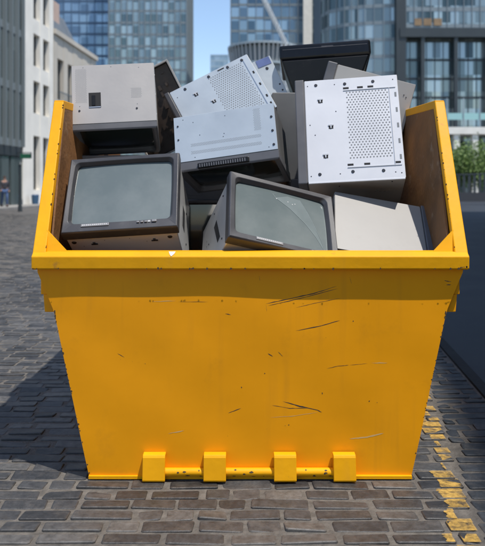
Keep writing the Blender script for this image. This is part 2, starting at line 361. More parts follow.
# four hinge lugs and the bar through them
Xpx = lambda px, d=2.74: (px-CX)*d/F-SX
for (p0, p1) in ((142.5, 165), (203.5, 226), (274, 296.5), (333.5, 356)):
    x0, x1 = Xpx(p0), Xpx(p1); b = MB()
    prof = [(-.004, .112), (-.034, .110), (-.040, .100), (-.053, .012), (-.045, .004), (-.036, .006), (-.028, .098), (-.004, .100)]
    b.prism([(x0, y, z) for y, z in prof], (x1-x0, 0, 0))
    for xs in (x0+.002, x1-.010): b.box(xs, xs+.008, -.036, -.002, .012, .10)
    b.build('lifting_lug', M['yellow_worn'], skip, bevel=.0025)
b = MB(); b.tube((Xpx(146), -.018, .034), (Xpx(352), -.018, .034), .017, 18); bar = b.build('lifting_bar', M['yellow_worn'], skip, smooth=True)
b = MB(); rb = random.Random(8)
for i in range(26):
    x = rb.uniform(Xpx(166), Xpx(333)); a = rb.uniform(-1.2, 1.0); L_ = rb.uniform(.004, .02); vs = [(x+t_*L_, -.018-.0176*math.cos(a+q_), .034+.0176*math.sin(a+q_)) for t_, q_ in ((0, 0), (.5, -.12), (1, .02), (.9, .2), (.4, .3), (.1, .16))]
    b.add(vs, [tuple(range(6))])
b.build('paint_chips', M['chip'], bar)
# scratches, scuffs and chips on the front panel: strokes a hair proud of the paint
def pz(px, py, d=2.772): return ((px-CX)*d/F-SX, CH-(py-CY)*d/F)
def stroke(pts, w, m, name, parent, y0=-.0075):
    b = MB(); P = [pz(*p) for p in pts]; Q = []
    for i in range(len(P)-1):
        for k in range(6):
            t = k/6; Q.append((P[i][0]*(1-t)+P[i+1][0]*t, P[i][1]*(1-t)+P[i+1][1]*t+random.uniform(-.0006, .0006)))
    Q.append(P[-1]); n = len(Q); vs = []
    for i, (x, z) in enumerate(Q):
        t = i/(n-1); ww = w*(math.sin(PI*min(1, max(0, t)))**.5+.1)*random.uniform(.45, 1.2)*.5
        yy = front_y(x, z)-.0004; vs += [(x, yy, z-ww), (x, yy, z+ww)]
    b.add(vs, [(2*i, 2*i+2, 2*i+3, 2*i+1) for i in range(n-1)])
    return b.build(name, m, parent)
SC = [([(266, 304), (290, 299), (315, 293.5), (337, 286.5)], .0040, 'scratch'), ([(268, 306), (300, 299), (338, 289)], .0028, 'scratch'), ([(296, 308), (318, 303), (341, 298.5)], .0020, 'scratch'),
      ([(296, 331), (318, 327), (340, 321)], .0040, 'scratch'), ([(327, 369), (338, 366.5), (349, 365.5)], .0026, 'scratch'), ([(350, 365.5), (368, 364)], .0016, 'scratch'), ([(372, 363.5), (388, 363.5)], .003, 'scuff'),
      ([(283, 402), (300, 407), (318, 411), (322, 413)], .0042, 'scratch'), ([(272, 406), (290, 409), (308, 409)], .002, 'scratch'), ([(270, 418), (292, 417), (318, 413)], .002, 'scuff'), ([(228, 414), (241, 409)], .003, 'scratch'),
      ([(350, 440), (368, 438), (384, 434)], .006, 'scuff'), ([(168, 434), (184, 431)], .004, 'scuff'), ([(152, 302), (176, 301)], .0022, 'scuff'), ([(178, 302), (208, 302)], .0016, 'scratch'), ([(259, 276), (260, 281)], .0045, 'scratch'), ([(350, 277), (352, 284)], .003, 'scratch'), ([(117, 354), (124, 358)], .003, 'scratch'), ([(268, 354), (273, 357)], .006, 'scratch'), ([(278, 352), (283, 357)], .0024, 'scratch'), ([(225, 314), (231, 315)], .003, 'scratch'), ([(266, 305), (267, 312)], .004, 'scratch'), ([(445, 281), (452, 282)], .004, 'scratch'), ([(447, 285), (452, 285)], .003, 'scratch')]
for pts, w, k in SC: stroke(pts, w, M[k], k, front)
def chips(name, path, n, size, m, parent, y, seed):
    r = random.Random(seed); b = MB()
    for i in range(n):
        t = r.random()*(len(path)-1); k = int(t); t -= k; a, c = path[k], path[k+1]
        x = a[0]*(1-t)+c[0]*t; z = a[1]*(1-t)+c[1]*t; yy = (a[2]*(1-t)+c[2]*t if len(a) > 2 else y)
        s_ = size*r.uniform(.3, 1)**2*1.4; nn = 7
        if yy is None: yy = front_y(x, z)-.0004
        vs = [(x+s_*r.uniform(.4, 1)*math.cos(2*PI*j/nn), yy, z+s_*r.uniform(.4, 1.3)*math.sin(2*PI*j/nn)) for j in range(nn)]
        b.add(vs, [tuple(range(nn))])
    return b.build(name, m, parent)
chips('paint_chips', [(-.66, .01), (-.735, .35), (-.803, .66), (-.806, .69)], 46, .0042, M['chip'], front, None, 2)
chips('paint_chips', [(.66, .01), (.735, .35), (.803, .66), (.806, .69)], 46, .0042, M['chip'], front, None, 3)
chips('paint_chips', [(-.6, .5), (.6, .3), (-.5, .1), (.65, .78)], 20, .0028, M['chip'], front, None, 4)
chips('paint_chips', [(-.89, .868), (.89, .868)], 34, .0045, M['chip'], rim, -.0382, 5)
chips('paint_chips', [(.84, .872), (.885, .875)], 9, .0035, M['chip'], rim, -.0382, 15)
for s in (-1, 1):
    pth = [(s*(hw(z)-.024-.016*(z-.925)/.68), z, YF(z)-.0365) for z in (.95, 1.15, 1.38, 1.6)]
    chips('paint_chips', pth, 22, .0038, M['chip'], skip, 0, 6+s)
# white splash on the rim and a dark tick further right
b = MB(); x, z = Xpx(170.5), .935
b.add([(x-.010, -.013, .9355), (x+.018, -.013, .9355), (x+.012, -.0275, .9262), (x+.002, -.0370, .9185), (x-.004, -.029, .9245)], [(0, 1, 2, 3, 4)]); b.build('paint_splash', M['white_paint'], rim)

# ------------------------------------------------------------------ scrapped electronics
ITEMS = {"A": ([.5015, .4402, .4004], [-.5184, 3.1544, 1.0543], [[.9975, .0612, -.0353], [-.0294, .8139, .5802], [.0643, -.5777, .8137]], 1),
"B": ([.4196, .3599, .3718], [-.6631, 3.5775, 1.6045], [[.9932, -.0859, .0782], [.0992, .2771, -.9557], [.0605, .957, .2837]], 1),
"E": ([.5041, .2846, .3937], [-.0449, 3.4098, 1.384], [[.9762, -.0755, -.2033], [-.1746, .2818, -.9435], [.1285, .9565, .2619]], 1),
"D": ([.364, .5176, .2], [-.1162, 3.8076, 1.6478], [[.4588, .8863, -.0631], [-.2583, .0651, -.9639], [-.8502, .4585, .2588]], 1.012),
"K": ([.2716, .4547, .14], [.0012, 3.8902, 1.7336], [[.4171, .9025, .1076], [-.1216, .1727, -.9774], [-.9007, .3946, .1818]], 1.06),
"C": ([.4612, .3405, .1], [-.4594, 3.7185, 1.6146], [[.4498, .8922, .042], [.093, 0, -.9957], [-.8883, .4517, -.083]], 1.085),
"G": ([.5453, .5069, .402], [.545, 3.4751, 1.4243], [[.0068, .9895, -.1441], [-.3213, -.1343, -.9374], [-.9469, .0526, .3171]], 1),
"J": ([.3999, .489, .38], [.6515, 3.3316, .868], [[.097, -.9847, .1446], [.7611, -.0202, -.6483], [.6413, .173, .7475]], .966),
"H": ([.4501, .5001, .25], [.6688, 3.8669, 1.6136], [[-.272, .9581, -.0893], [0, -.0928, -.9957], [-.9623, -.2709, .0253]], 1.01),
"F": ([.5406, .0931, .4], [.509, 4.2066, 1.9858], [[.9943, .0412, .0988], [-.0906, -.1675, .9817], [.057, -.985, -.1628]], 1),
"I": ([.5021, .4421, .3808], [.1076, 3.1073, .935], [[.9426, -.3339, .0058], [.2371, .6813, .6925], [-.2352, -.6514, .7214]], 1)}
def item(key, name, label, cat, group):
    dims, c, Rm, f = ITEMS[key]; cam = Vector((0, 0, CH)); c = cam+(Vector(c)-cam)*f; W, D, H = [d*f for d in dims]
    R3 = Matrix(Rm); q = R3.to_quaternion().normalized(); loc = c+q.to_matrix() @ Vector((0, 0, -H/2))
    e = empty(name, label, cat, loc, 0, group); e.rotation_mode = 'QUATERNION'; e.rotation_quaternion = q
    return e, W, D, H
def rrect(w, h, r, n=8, bulge=0.):
    out = []
    for (sx, sz, a0) in ((1, 1, 0), (-1, 1, PI/2), (-1, -1, PI), (1, -1, 3*PI/2)):
        for k in range(n):
            a = a0+PI/2*k/(n-1)
            x = sx*(w/2-r)+r*math.cos(a); z = sz*(h/2-r)+r*math.sin(a)
            out.append((x, z))
    # subdivide straight edges so that the bulge shows
    res = []
    for i, p in enumerate(out):
        q = out[(i+1) % len(out)]; d = math.hypot(q[0]-p[0], q[1]-p[1]); m_ = 6 if d > r*1.2 else 1
        for k in range(m_): res.append((p[0]+(q[0]-p[0])*k/m_, p[1]+(q[1]-p[1])*k/m_))
    if bulge:
        res = [(x*(1+bulge*math.cos(z/h*PI)), z*(1+bulge*math.cos(x/w*PI))) for x, z in res]
    return res
def crt_front(e, W, H, D, bd, mb, ms, marg=(.045, .05, .032, .062), dark=False):
    """bezel ring with sloping inner lip + bulged glass; front plane at y=-D/2"""
    l, r, t, bt = marg; ow, oh = W-l-r, H-t-bt; cx, cz = (l-r)/2, H/2+(bt-t)/2; y0 = -D/2
    inn = rrect(ow, oh, .022, bulge=.012); n = len(inn)
    outr = []
    for x, z in inn:      # matching points on the outer rectangle
        X_, Z_ = x+cx, z+cz-H/2; k = min((W/2)/max(abs(X_), 1e-6), (H/2)/max(abs(Z_), 1e-6)); 
        k = min(((W/2)-(0 if X_ > 0 else 0))/max(abs(X_), 1e-6), (H/2)/max(abs(Z_), 1e-6)); outr.append((X_*k, H/2+Z_*k))
    # put real corners in: snap the closest sample to each corner
    for sx in (-1, 1):
        for sz in (0, 1):
            c = (sx*W/2, sz*H); i = min(range(n), key=lambda j: math.hypot(outr[j][0]-c[0], outr[j][1]-c[1])); outr[i] = c
    def sc(p, s_): return (p[0]*(1-2*s_/W), H/2+(p[1]-H/2)*(1-2*s_/H))
    loops = [[(x, y0+bd, z) for x, z in outr], [(x, y0+.008, z) for x, z in outr], [(sc(p, .005)[0], y0, sc(p, .005)[1]) for p in outr],
             [((x+cx)*1.0+(.010 if x > 0 else -.010), y0+.003, z+cz+(.010 if z > 0 else -.010)) for x, z in inn], [(x+cx, y0+.020, z+cz) for x, z in inn], [(x+cx, y0+.034, z+cz) for x, z in inn]]
    b = MB(); vs = [p for lp in loops for p in lp]
    b.add(vs, [(k*n+i, k*n+(i+1) % n, (k+1)*n+(i+1) % n, (k+1)*n+i) for k in range(len(loops)-1) for i in range(n)])
    bz = b.build('bezel', mb, e)
    md = bz.modifiers.new('Bevel', 'BEVEL'); md.width = .0016; md.segments = 1; md.limit_method = 'ANGLE'
    # glass
    G_ = 14; vs = []
    for j in range(G_+1):
        for i in range(G_+1):
            u, v = -1+2*i/G_, -1+2*j/G_; vs.append((cx+u*(ow/2+.004), y0+.024+.016*(u*u*.6+v*v*.6)*.5-.004, cz+v*(oh/2+.004)))
    b = MB(); b.add(vs, [(j*(G_+1)+i, j*(G_+1)+i+1, (j+1)*(G_+1)+i+1, (j+1)*(G_+1)+i) for j in range(G_) for i in range(G_)])
    g = b.build('screen', ms, e, smooth=True)
    return bz, g, (cx, cz, ow, oh)
def discs(name, pts, r, m, parent, place, n=6):
    b = MB()
    for u, v in pts: b.add([place(u+r*math.cos(2*PI*k/n), v+r*math.sin(2*PI*k/n)) for k in range(n)], [tuple(range(n))])
    return b.build(name, m, parent)
def plate(name, u0, u1, v0, v1, m, parent, place, h0=.0004, h1=.003, bevel=0):
    b = MB(); b.hexa([place(u0, v0, h0), place(u1, v0, h0), place(u1, v1, h0), place(u0, v1, h0)], [place(u0, v0, h1), place(u1, v0, h1), place(u1, v1, h1), place(u0, v1, h1)]); return b.build(name, m, parent, bevel=bevel)
def screw(parent, place, u, v, r=.007, m=None):
    b = MB(); n = 12
    c0 = [place(u+r*math.cos(2*PI*k/n), v+r*math.sin(2*PI*k/n), .0003) for k in range(n)]; c1 = [place(u+r*.8*math.cos(2*PI*k/n), v+r*.8*math.sin(2*PI*k/n), .003) for k in range(n)]
    b.add(c0+c1, [tuple(range(n, 2*n))]+[(k, (k+1) % n, n+(k+1) % n, n+k) for k in range(n)]); return b.build('screw', m or M['screw'], parent)
def case_body(e, W, D, H, bd, m, inset=.004, name='housing'):
    b = MB(); b.box(-W/2+inset, W/2-inset, -D/2+bd, D/2, inset, H-inset); return b.build(name, m, e, bevel=.004)
def panel_top(e, W, D, H, bd, m, inset=.004, lip=.0):
    """folded cover sheet on the z=H face with edge flanges"""
    b = MB(); z = H-inset; b.box(-W/2+inset-.0015, W/2-inset+.0015, -D/2+bd+.004, D/2-.002, z+.0002, z+.0022)
    return b.build('side_panel', m, e, bevel=.001, seg=1)
def knock(parent, place, u, v, s=1., ang=0):
    """a stamped hook: slot with a bent tongue"""
    plate('slot', u-.011*s, u+.011*s, v-.006*s, v+.009*s, M['hole'], parent, place, .0003, .0008)
    plate('hook', u-.013*s, u+.013*s, v-.013*s, v-.007*s, M['rib'], parent, place, .0003, .004)
    plate('tongue', u-.003*s, u+.003*s, v-.007*s, v+.006*s, M['rib'], parent, place, .0009, .004)

# --- A: front-left monitor
e, W, D, H = item('A', 'crt_monitor', 'front-left grey monitor leaning back with its pale grey-green screen facing the viewer', 'monitor', 'tube monitors in the skip')
bz, g, (cx, cz, ow, oh) = crt_front(e, W, H, D, .055, M['bezel'], M['screen'], (.034, .036, .032, .055))
body = case_body(e, W, D, H, .055, M['silver'], .008)
y0 = -D/2
fr = lambda u, v, h=.0005: (u, y0-h, v)
plate('control_strip', -.165, -.045, .026, .040, M['button'], bz, fr, -.001, .002, .001)
b = MB()
for i in range(13): b.box(-.160+i*.0085, -.155+i*.0085+random.uniform(0, .002), y0-.0028, y0-.0018, .030, .036)
b.build('lettering', M['label'], bz)
for u in (.075, .092, .109): plate('button', u, u+.011, .030, .037, M['button'], bz, fr, -.001, .004, .001)
plate('power_button', .140, .160, .029, .040, M['button'], bz, fr, -.001, .005, .002)
plate('badge', .122, .134, .031, .039, M['label'], bz, fr, 0, .001)
b = MB(); b.box(-W/2+.012, W/2-.012, y0+.060, D/2-.004, .0062, .0078); b.build('underside_plate', M['bounce_lit'], body)  # paler sheet standing in for bounced light on the shaded underside
und = lambda u, v, h=.0005: (u, y0+.055+v, .0061-h)       # under-side, v back from the bezel
for u, v in ((-.215, .035), (.205, .035)): screw(body, und, u, v, .011)
for u in (-.13, .135):
    b = MB(); b.hexa([und(u-.014, .052, 0), und(u+.014, .052, 0), und(u+.014, .06, 0), und(u-.014, .06, 0)], [und(u-.014, .052, .003), und(u+.014, .052, .003), und(u+.014, .06, .003), und(u-.014, .06, .003)])
    b.hexa([und(u-.005, .040, 0), und(u+.005, .040, 0), und(u+.005, .052, 0), und(u-.005, .052, 0)], [und(u-.005, .040, .006), und(u+.005, .040, .006), und(u+.005, .052, .003), und(u-.005, .052, .003)]); b.build('hook', M['screw'], body)
discs('rivets', [(-.08, .03), (.03, .028), (.1, .06), (-.18, .07)], .0022, M['screw'], body, und)
b = MB(); b.box(W/2-.0085, W/2-.0070, -.02, .045, .13, .24); b.build('side_opening', M['hole'], body)
for z in (.10, .27): screw(body, lambda u, v, h=.0005: (W/2-.008+h, u, v), .10, z, .006)
b = MB(); b.box(-W/2+.012, W/2-.012, y0+.052, y0+.085, H-.012, H+.011); b.build('top_trim', M['steel'], body, bevel=.001)

# --- I: centre monitor with the cracked screen
e, W, D, H = item('I', 'crt_monitor', 'grey monitor tipped sideways at the front centre with a cracked screen corner', 'monitor', 'tube monitors in the skip')
bz, g, (cx, cz, ow, oh) = crt_front(e, W, H, D, .050, M['bezel'], M['screen'], (.036, .040, .036, .044))
body = case_body(e, W, D, H, .05, M['silver'], .008); y0 = -D/2
plate('control_strip', -.13, -.01, .016, .030, M['button'], bz, fr, -.001, .002, .001)
fr2 = lambda u, v, h=.0005: (u, y0-h, v)
b = MB()
for i in range(13): b.box(-.126+i*.0085, -.121+i*.0085, y0-.0028, y0-.0018, .020, .026)
b.build('lettering', M['label'], bz)
for u in (.12, .135, .15): plate('button', u, u+.010, .018, .025, M['button'], bz, fr2, -.001, .004, .001)
lf = lambda u, v, h=.0005: (-W/2+.008-h, y0+.05+u, v)
b = MB(); b.add([lf(.10, .115), lf(.135, .105), lf(.20, .245), lf(.165, .265)], [(0, 1, 2, 3)]); b.build('side_opening', M['hole'], body)
for u, v in ((.07, .33), (.07, .08), (.27, .20), (.20, .33)): screw(body, lf, u, v, .005)
# cracks: two arcs and a clouded flake of glass between them
def glass_y(x, z): u = (x-cx)/(ow/2+.004); v = (z-cz)/(oh/2+.004); return y0+.024+.016*(u*u*.6+v*v*.6)*.5-.004
def crack(pts, w, m=M['shard'], name='crack'):
    b = MB(); vs = []
    Q = []
    for i in range(len(pts)-1):
        for k in range(5): t = k/5; Q.append((pts[i][0]*(1-t)+pts[i+1][0]*t, pts[i][1]*(1-t)+pts[i+1][1]*t))
    Q.append(pts[-1])
    for x, z in Q: vs += [(x-w/2, glass_y(x, z)-.0012, z-w/2), (x+w/2, glass_y(x, z)-.0012, z+w/2)]
    b.add(vs, [(2*i, 2*i+2, 2*i+3, 2*i+1) for i in range(len(Q)-1)]); return b.build(name, m, g)
r_ = lambda u, v: (cx-ow/2+u*ow, cz-oh/2+v*oh)
crack([r_(.44, .86), r_(.60, .70), r_(.76, .48), r_(.88, .26), r_(.965, .05)], .0013)
crack([r_(.72, .93), r_(.80, .70), r_(.88, .42), r_(.94, .22), r_(.97, .04)], .0011)
crack([r_(.44, .86), r_(.41, .93), r_(.46, .965)], .0013)
flake = [r_(.44, .86), r_(.60, .70), r_(.76, .48), r_(.88, .26), r_(.965, .05), r_(.94, .22), r_(.88, .42), r_(.80, .70), r_(.72, .93), r_(.58, .95), r_(.46, .955)]
b = MB(); cpt = [r_(.60, .82), r_(.72, .72), r_(.80, .52), r_(.88, .32)]
L_ = flake[:5]; R_ = [flake[9], flake[8], flake[7], flake[6], flake[4]]
vs = []
for (a, c) in zip(L_, R_):
    for k in range(5): t = k/4; x, z = a[0]*(1-t)+c[0]*t, a[1]*(1-t)+c[1]*t; vs.append((x, glass_y(x, z)-.0008, z))
b.add(vs, [(j*5+i, j*5+i+1, (j+1)*5+i+1, (j+1)*5+i) for j in range(4) for i in range(4)]); b.build('glass_flake', M['shard_film'], g, smooth=True)
discs('glass_chips', [r_(.45, .84), r_(.63, .80), r_(.58, .83), r_(.66, .82)], .0030, M['label'], g, lambda u, v: (u, glass_y(u, v)-.0016, v), 5)

# --- B: silver monitor lying on the first, screen turned down
e, W, D, H = item('B', 'crt_monitor', 'light grey monitor at the top left with a black opening in its lid', 'monitor', 'tube monitors in the skip')
crt_front(e, W, H, D, .035, M['bezel_mid'], M['screen_dark'], (.03, .03, .022, .03))
body = case_body(e, W, D, H, .035, M['beige'], .004)
tp = panel_top(e, W, D, H, .035, M['beige'])
x0, x1, yb, yt = -W/2, W/2, -D/2+.035, D/2
def P(u, v, h=.0005): return (x0+u, yb+v, H-.0018+h)      # metres from lower-left of the lid
LW, LH = W, D-.035
def grid(u0, u1, v0, v1, du, dv, stag=True):
    out = []; j = 0; v = v0
    while v <= v1:
        u = u0+(du/2 if (stag and j % 2) else 0)
        while u <= u1: out.append((u, v)); u += du
        v += dv; j += 1
    return out
discs('vent_holes', grid(.022, .075, .12, .30, .0065, .0062), .0017, M['hole_soft'], tp, P)
discs('vent_holes', grid(.298, .350, .135, .188, .0065, .0062), .0017, M['hole_soft'], tp, P)
plate('lid_opening', .085, .145, .088, .170, M['hole'], tp, P, .0002, .0008)
plate('opening_frame', .086, .144, .089, .093, M['steel'], tp, P, .0008, .003)
b = MB(); b.box(x0+.10, x0+.118, yb+.10, yb+.155, H-.0008, H+.0012); b.build('cable_stub', M['black'], tp, bevel=.0008)
for u, v in ((.038, .075), (.322, .075)): screw(tp, P, u, v, .0055)
discs('rivets', [(.34, .30), (.04, .098), (.325, .098), (.2, .31), (.06, .31)], .0020, M['screw'], tp, P)
b = MB(); b.box(W/2-.0038, W/2-.0012, -D/2+.04, D/2-.004, H-.035, H-.006); b.build('edge_strip', M['bluegrey'], body)
for v in (.05, .16, .27): screw(body, lambda u, w_, h=.0005: (W/2-.004+h, u, w_), -D/2+.05+v, H-.07, .005, M['steel'])

# --- E: pale blue monitor in the middle
e, W, D, H = item('E', 'crt_monitor', 'pale blue monitor in mid heap with a black handle on its lower edge', 'monitor', 'tube monitors in the skip')
crt_front(e, W, H, D, .045, M['bezel_mid'], M['screen_dark'], (.035, .035, .03, .03))
body = case_body(e, W, D, H, .045, M['greycase'], .004); tp = panel_top(e, W, D, H, .045, M['bluegrey'])
x0, yb = -W/2, -D/2+.045; LH = D-.045
discs('vent_holes', grid(.085, .43, .040, .056, .0075, .0055)+grid(.085, .43, .078, .094, .0075, .0055), .0019, M['hole_soft'], tp, P)
discs('vent_holes', grid(.400, .432, .115, .225, .0065, .0062), .0017, M['hole_soft'], tp, P)
discs('rivets', [(.10, .20), (.26, .21), (.13, .13), (.25, .12), (.10, .02), (.46, .02), (.245, .105), (.05, .22)], .0024, M['screw'], tp, P)
for v in (.03, .10, .17): screw(tp, P, .484, v, .0065, M['screw'])
for v in (.04, .12, .19): screw(tp, P, .022, v, .005, M['screw'])
fr3 = lambda u, v, h=0.: (u, -D/2-h, v)
b = MB(); b.box(-.14, .11, -D/2-.004, -D/2+.02, H-.030, H-.004); b.box(-.14, .11, -D/2+.004, -D/2+.030, H-.004, H+.012)
hd = b.build('carry_handle', M['black'], e, bevel=.004)
b = MB()
for i in range(20): b.box(-.130+i*.0115, -.1245+i*.0115, -D/2+.008, -D/2+.024, H+.0122, H+.0140)
b.build('handle_ribs', M['bezel_mid'], hd)

# --- G: the white perforated case on the right
def tower_front(e, W, D, H, bd, m, name='front_bezel'):
    b = MB(); b.box(-W/2-.004, W/2+.004, -D/2, -D/2+bd, -.003, H+.004); o = b.build(name, m, e, bevel=.005)
    b = MB()
    for k in range(3): b.box(-W/2+.03, -W/2+.19, -D/2-.0015, -D/2+.001, H*.25+k*.05, H*.25+.042+k*.05)
    b.build('drive_cover', M['bezel_mid'], o, bevel=.001)
    plate('power_button', W*.2, W*.2+.02, H*.4, H*.4+.02, M['button'], o, lambda u, v, h=0: (u, -D/2-h, v), 0, .004)
    return o
e, W, D, H = item('G', 'computer_case', 'large white computer case on the right with a block of round holes', 'computer case', 'computer cases in the skip')
tower_front(e, W, D, H, .045, M['bezel_mid'])
body = case_body(e, W, D, H, .045, M['silver'], .004); tp = panel_top(e, W, D, H, .045, M['white_metal'])
# panel coordinates: u along y from the bezel, v down the picture (= +x)
U, V_ = D-.045, W
def PG(u, v, h=.0005): return (-W/2+v*V_, -D/2+.045+u*U, H-.0018+h)
# staggered grid of holes
b = MB(); pts = []
for j in range(27):
    for i in range(13):
        u = .455+i*.034+(.017 if j % 2 else 0); v = .15+j*.0245
        if u > .885: continue
        pts.append((u, v))
n = 8
for u, v in pts:
    rr = .0040; b.add([PG(u+rr*math.cos(2*PI*k/n)/U, v+rr*math.sin(2*PI*k/n)/V_) for k in range(n)], [tuple(range(n))])
b.build('vent_holes', M['hole_soft'], tp)
def PGm(u, v, h=.0005): return (-W/2+v, -D/2+.045+u, H-.0018+h)
for u, v in ((.13, .055), (.44, .060), (.74, .055), (.13, .925), (.47, .915), (.78, .92)): screw(tp, PGm, u*U, v*V_, .0085, M['screw'])
for u, v in ((.17, .22), (.27, .48), (.20, .76)): knock(tp, PGm, u*U, v*V_, 1.0)
for u, v in ((.45, .105), (.60, .105), (.71, .105), (.45, .85), (.62, .85), (.93, .85)):
    plate('slot', u*U-.014, u*U+.014, v*V_-.005, v*V_+.005, M['hole'], tp, PGm, .0003, .0008)
plate('raised_rib', .42*U, .97*U, .125*V_, .131*V_, M['rib'], tp, PGm, .0002, .003)
plate('raised_rib', .90*U, .906*U, .131*V_, .88*V_, M['rib'], tp, PGm, .0002, .003)
plate('raised_rib', .42*U, .97*U, .872*V_, .878*V_, M['rib'], tp, PGm, .0002, .003)
for v in (.2, .35, .5, .65, .8): plate('slot', .955*U, .975*U, v*V_-.012, v*V_+.012, M['hole_soft'], tp, PGm, .0003, .0008)
discs('rivets', [(-W/2+V_*v, -D/2+.045+U*u) for u, v in ((.04, .06), (.05, .45), (.04, .94), (.33, .06), (.34, .93), (.95, .05), (.96, .95), (.10, .55), (.33, .33), (.90, .94))], .0032, M['screw'], tp, lambda u, v: (u, v, H-.0012))
b = MB(); b.box(W/2-.004, W/2+.004, -D/2+.05, D/2-.004, H-.016, H-.001); b.build('bottom_lip', M['white_metal'], tp, bevel=.001)
sd = lambda u, v, h=.0005: (W/2-.004+h, -D/2+.045+u, H-v)
screw(body, sd, .40, .05, .004); screw(body, sd, .15, .08, .004)
# right edge of the cover: dark latch slots
b = MB()
for v in (.18, .24, .45, .49, .70, .76): b.box(-W/2+v*V_-.008, -W/2+v*V_+.008, D/2-.0005, D/2+.0015, H-.04, H-.02)
b.build('latch_slots', M['hole'], body)

# --- D: blue-grey perforated case, tilted
e, W, D, H = item('D', 'computer_case', 'tilted pale blue computer case with a perforated lid, above the middle monitor', 'computer case', 'computer cases in the skip')
tower_front(e, W, D, H, .03, M['bezel'])
body = case_body(e, W, D, H, .03, M['silver'], .004); tp = panel_top(e, W, D, H, .03, M['bluegrey']); U, V_ = D-.03, W
def PD(u, v, h=.0005): return (-W/2+v, -D/2+.03+u, H-.0018+h)
pts = grid(.235, .440, .035, .315, .0135, .0125)
b = MB(); n = 7
for u, v in pts: b.add([PD(u+.0036*math.cos(2*PI*k/n), v+.0036*math.sin(2*PI*k/n)) for k in range(n)], [tuple(range(n))])
b.build('vent_holes', M['hole_soft'], tp)
for u, v in ((.09, .025), (.24, .022), (.36, .022), (.45, .022)): screw(tp, PD, u, v, .009)
for u, v in ((.13, .085), (.20, .17)): knock(tp, PD, u, v, 1.0)
plate('slot', .30, .34, .012, .019, M['hole'], tp, PD, .0003, .0008)
plate('raised_rib', .455, .459, .03, .34, M['steel'], tp, PD, .0002, .003)
for v in (.12, .2, .28, .33): plate('slot', .470, .480, v-.008, v+.008, M['hole'], tp, PD, .0003, .0008)
discs('rivets', [(-W/2+v, -D/2+.03+u) for u, v in ((.03, .05), (.05, .2), (.16, .28), (.03, .33))], .003, M['screw'], tp, lambda u, v: (u, v, H-.0012))

# --- K: slim case behind D
e, W, D, H = item('K', 'computer_case', 'slim blue-grey computer case propped behind the tilted perforated one', 'computer case', 'computer cases in the skip')
tower_front(e, W, D, H, .03, M['bezel_mid'])
body = case_body(e, W, D, H, .03, M['silver'], .004); tp = panel_top(e, W, D, H, .03, M['bluegrey'])
screw(tp, lambda u, v, h=.0005: (-W/2+v, -D/2+.03+u, H-.0018+h), .40, .07, .010)
for v in (.19, .23, .26): screw(tp, lambda u, w_, h=.0005: (-W/2+w_, -D/2+.03+u, H-.0018+h), .43, v, .006)
b = MB(); b.box(-W/2+.004, -W/2+.05, D/2-.10, D/2-.012, H-.0005, H+.001); b.build('blue_film', mat('blue_protective_film', (.10, .14, .30), .4, var=.2), tp)

# --- C: opened slab behind B
e, W, D, H = item('C', 'computer_case', 'opened flat computer case with a dark inside, leaning behind the top left monitor', 'computer case', 'computer cases in the skip')
b = MB(); t = .010
b.box(-W/2, W/2, -D/2, D/2, 0, .006); b.box(-W/2, -W/2+t, -D/2, D/2, .006, H); b.box(W/2-t, W/2, -D/2, D/2, .006, H); b.box(-W/2+t, W/2-t, -D/2, -D/2+t, .006, H); b.box(-W/2+t, W/2-t, D/2-t, D/2, .006, H)
b.build('open_tray', M['cream'], e, bevel=.0015)
b = MB(); b.box(-W/2+.016, W/2-.016, -D/2+.016, D/2-.016, .007, H-.03)
for i in range(40):
    x, y = random.uniform(-W/2+.03, W/2-.05), random.uniform(-D/2+.03, D/2-.05); b.box(x, x+random.uniform(.008, .03), y, y+random.uniform(.008, .03), H-.031, H-.031+random.uniform(.004, .018))
b.build('circuit_board', mat('dark_brown_circuit_board', (.035, .022, .014), .5, var=.4, vscale=30), e)

# --- H: cream case behind G
e, W, D, H = item('H', 'computer_case', 'plain pale grey computer case turned askew behind the large white one', 'computer case', 'computer cases in the skip')
tower_front(e, W, D, H, .055, M['bezel_mid'])
body = case_body(e, W, D, H, .055, M['cream'], .004); tp = panel_top(e, W, D, H, .055, M['cream'])
PH = lambda u, v, h=.0005: (-W/2+v, -D/2+.055+u, H-.0018+h)
for u, v in ((.40, .075), (.415, .085)): screw(tp, PH, u, v, .0035)
# --- J: bottom right
M['cream_dull'] = mat('dull_cream_sheet_metal', (.285, .275, .26), .5, .1, var=.05, vscale=4, dirt=(.2, .19, .17), dscale=5, dlo=.55, dhi=.85, damt=.5, bump=.02)
e, W, D, H = item('J', 'computer_case', 'plain cream computer case at the bottom right, just behind the front rim', 'computer case', 'computer cases in the skip')
tower_front(e, W, D, H, .050, M['bezel_mid'])
case_body(e, W, D, H, .05, M['cream_dull'], .004); panel_top(e, W, D, H, .05, M['cream_dull'])

# --- F: glossy black monitor, face up
e, W, D, H = item('F', 'crt_monitor', 'glossy black monitor lying face up on top of the heap', 'monitor', 'tube monitors in the skip')
b = MB(); b.box(-W/2, W/2, -D/2+.002, D/2, 0, H); bz = b.build('bezel', M['gloss'], e, bevel=.014, seg=3)
b = MB(); b.box(-W/2+.05, W/2-.05, -D/2-.001, -D/2+.004, .05, H-.05); b.build('screen', M['screen_dark'], e)
b = MB(); yb_, ye = D/2, D/2+.27
b.hexa([(-W/2+.008, yb_, .006), (W/2-.008, yb_, .006), (W/2-.02, yb_, H-.02), (-W/2+.02, yb_, H-.02)], [(-W/2+.09, ye, .05), (W/2-.13, ye, .05), (W/2-.13, ye, H-.09), (-W/2+.09, ye, H-.09)])
b.build('housing', M['black'], e, bevel=.01)
b = MB(); b.box(-.02, .05, -.022, -.012, -.0015, .0005); b.build('name_plate', M['bezel'], bz)
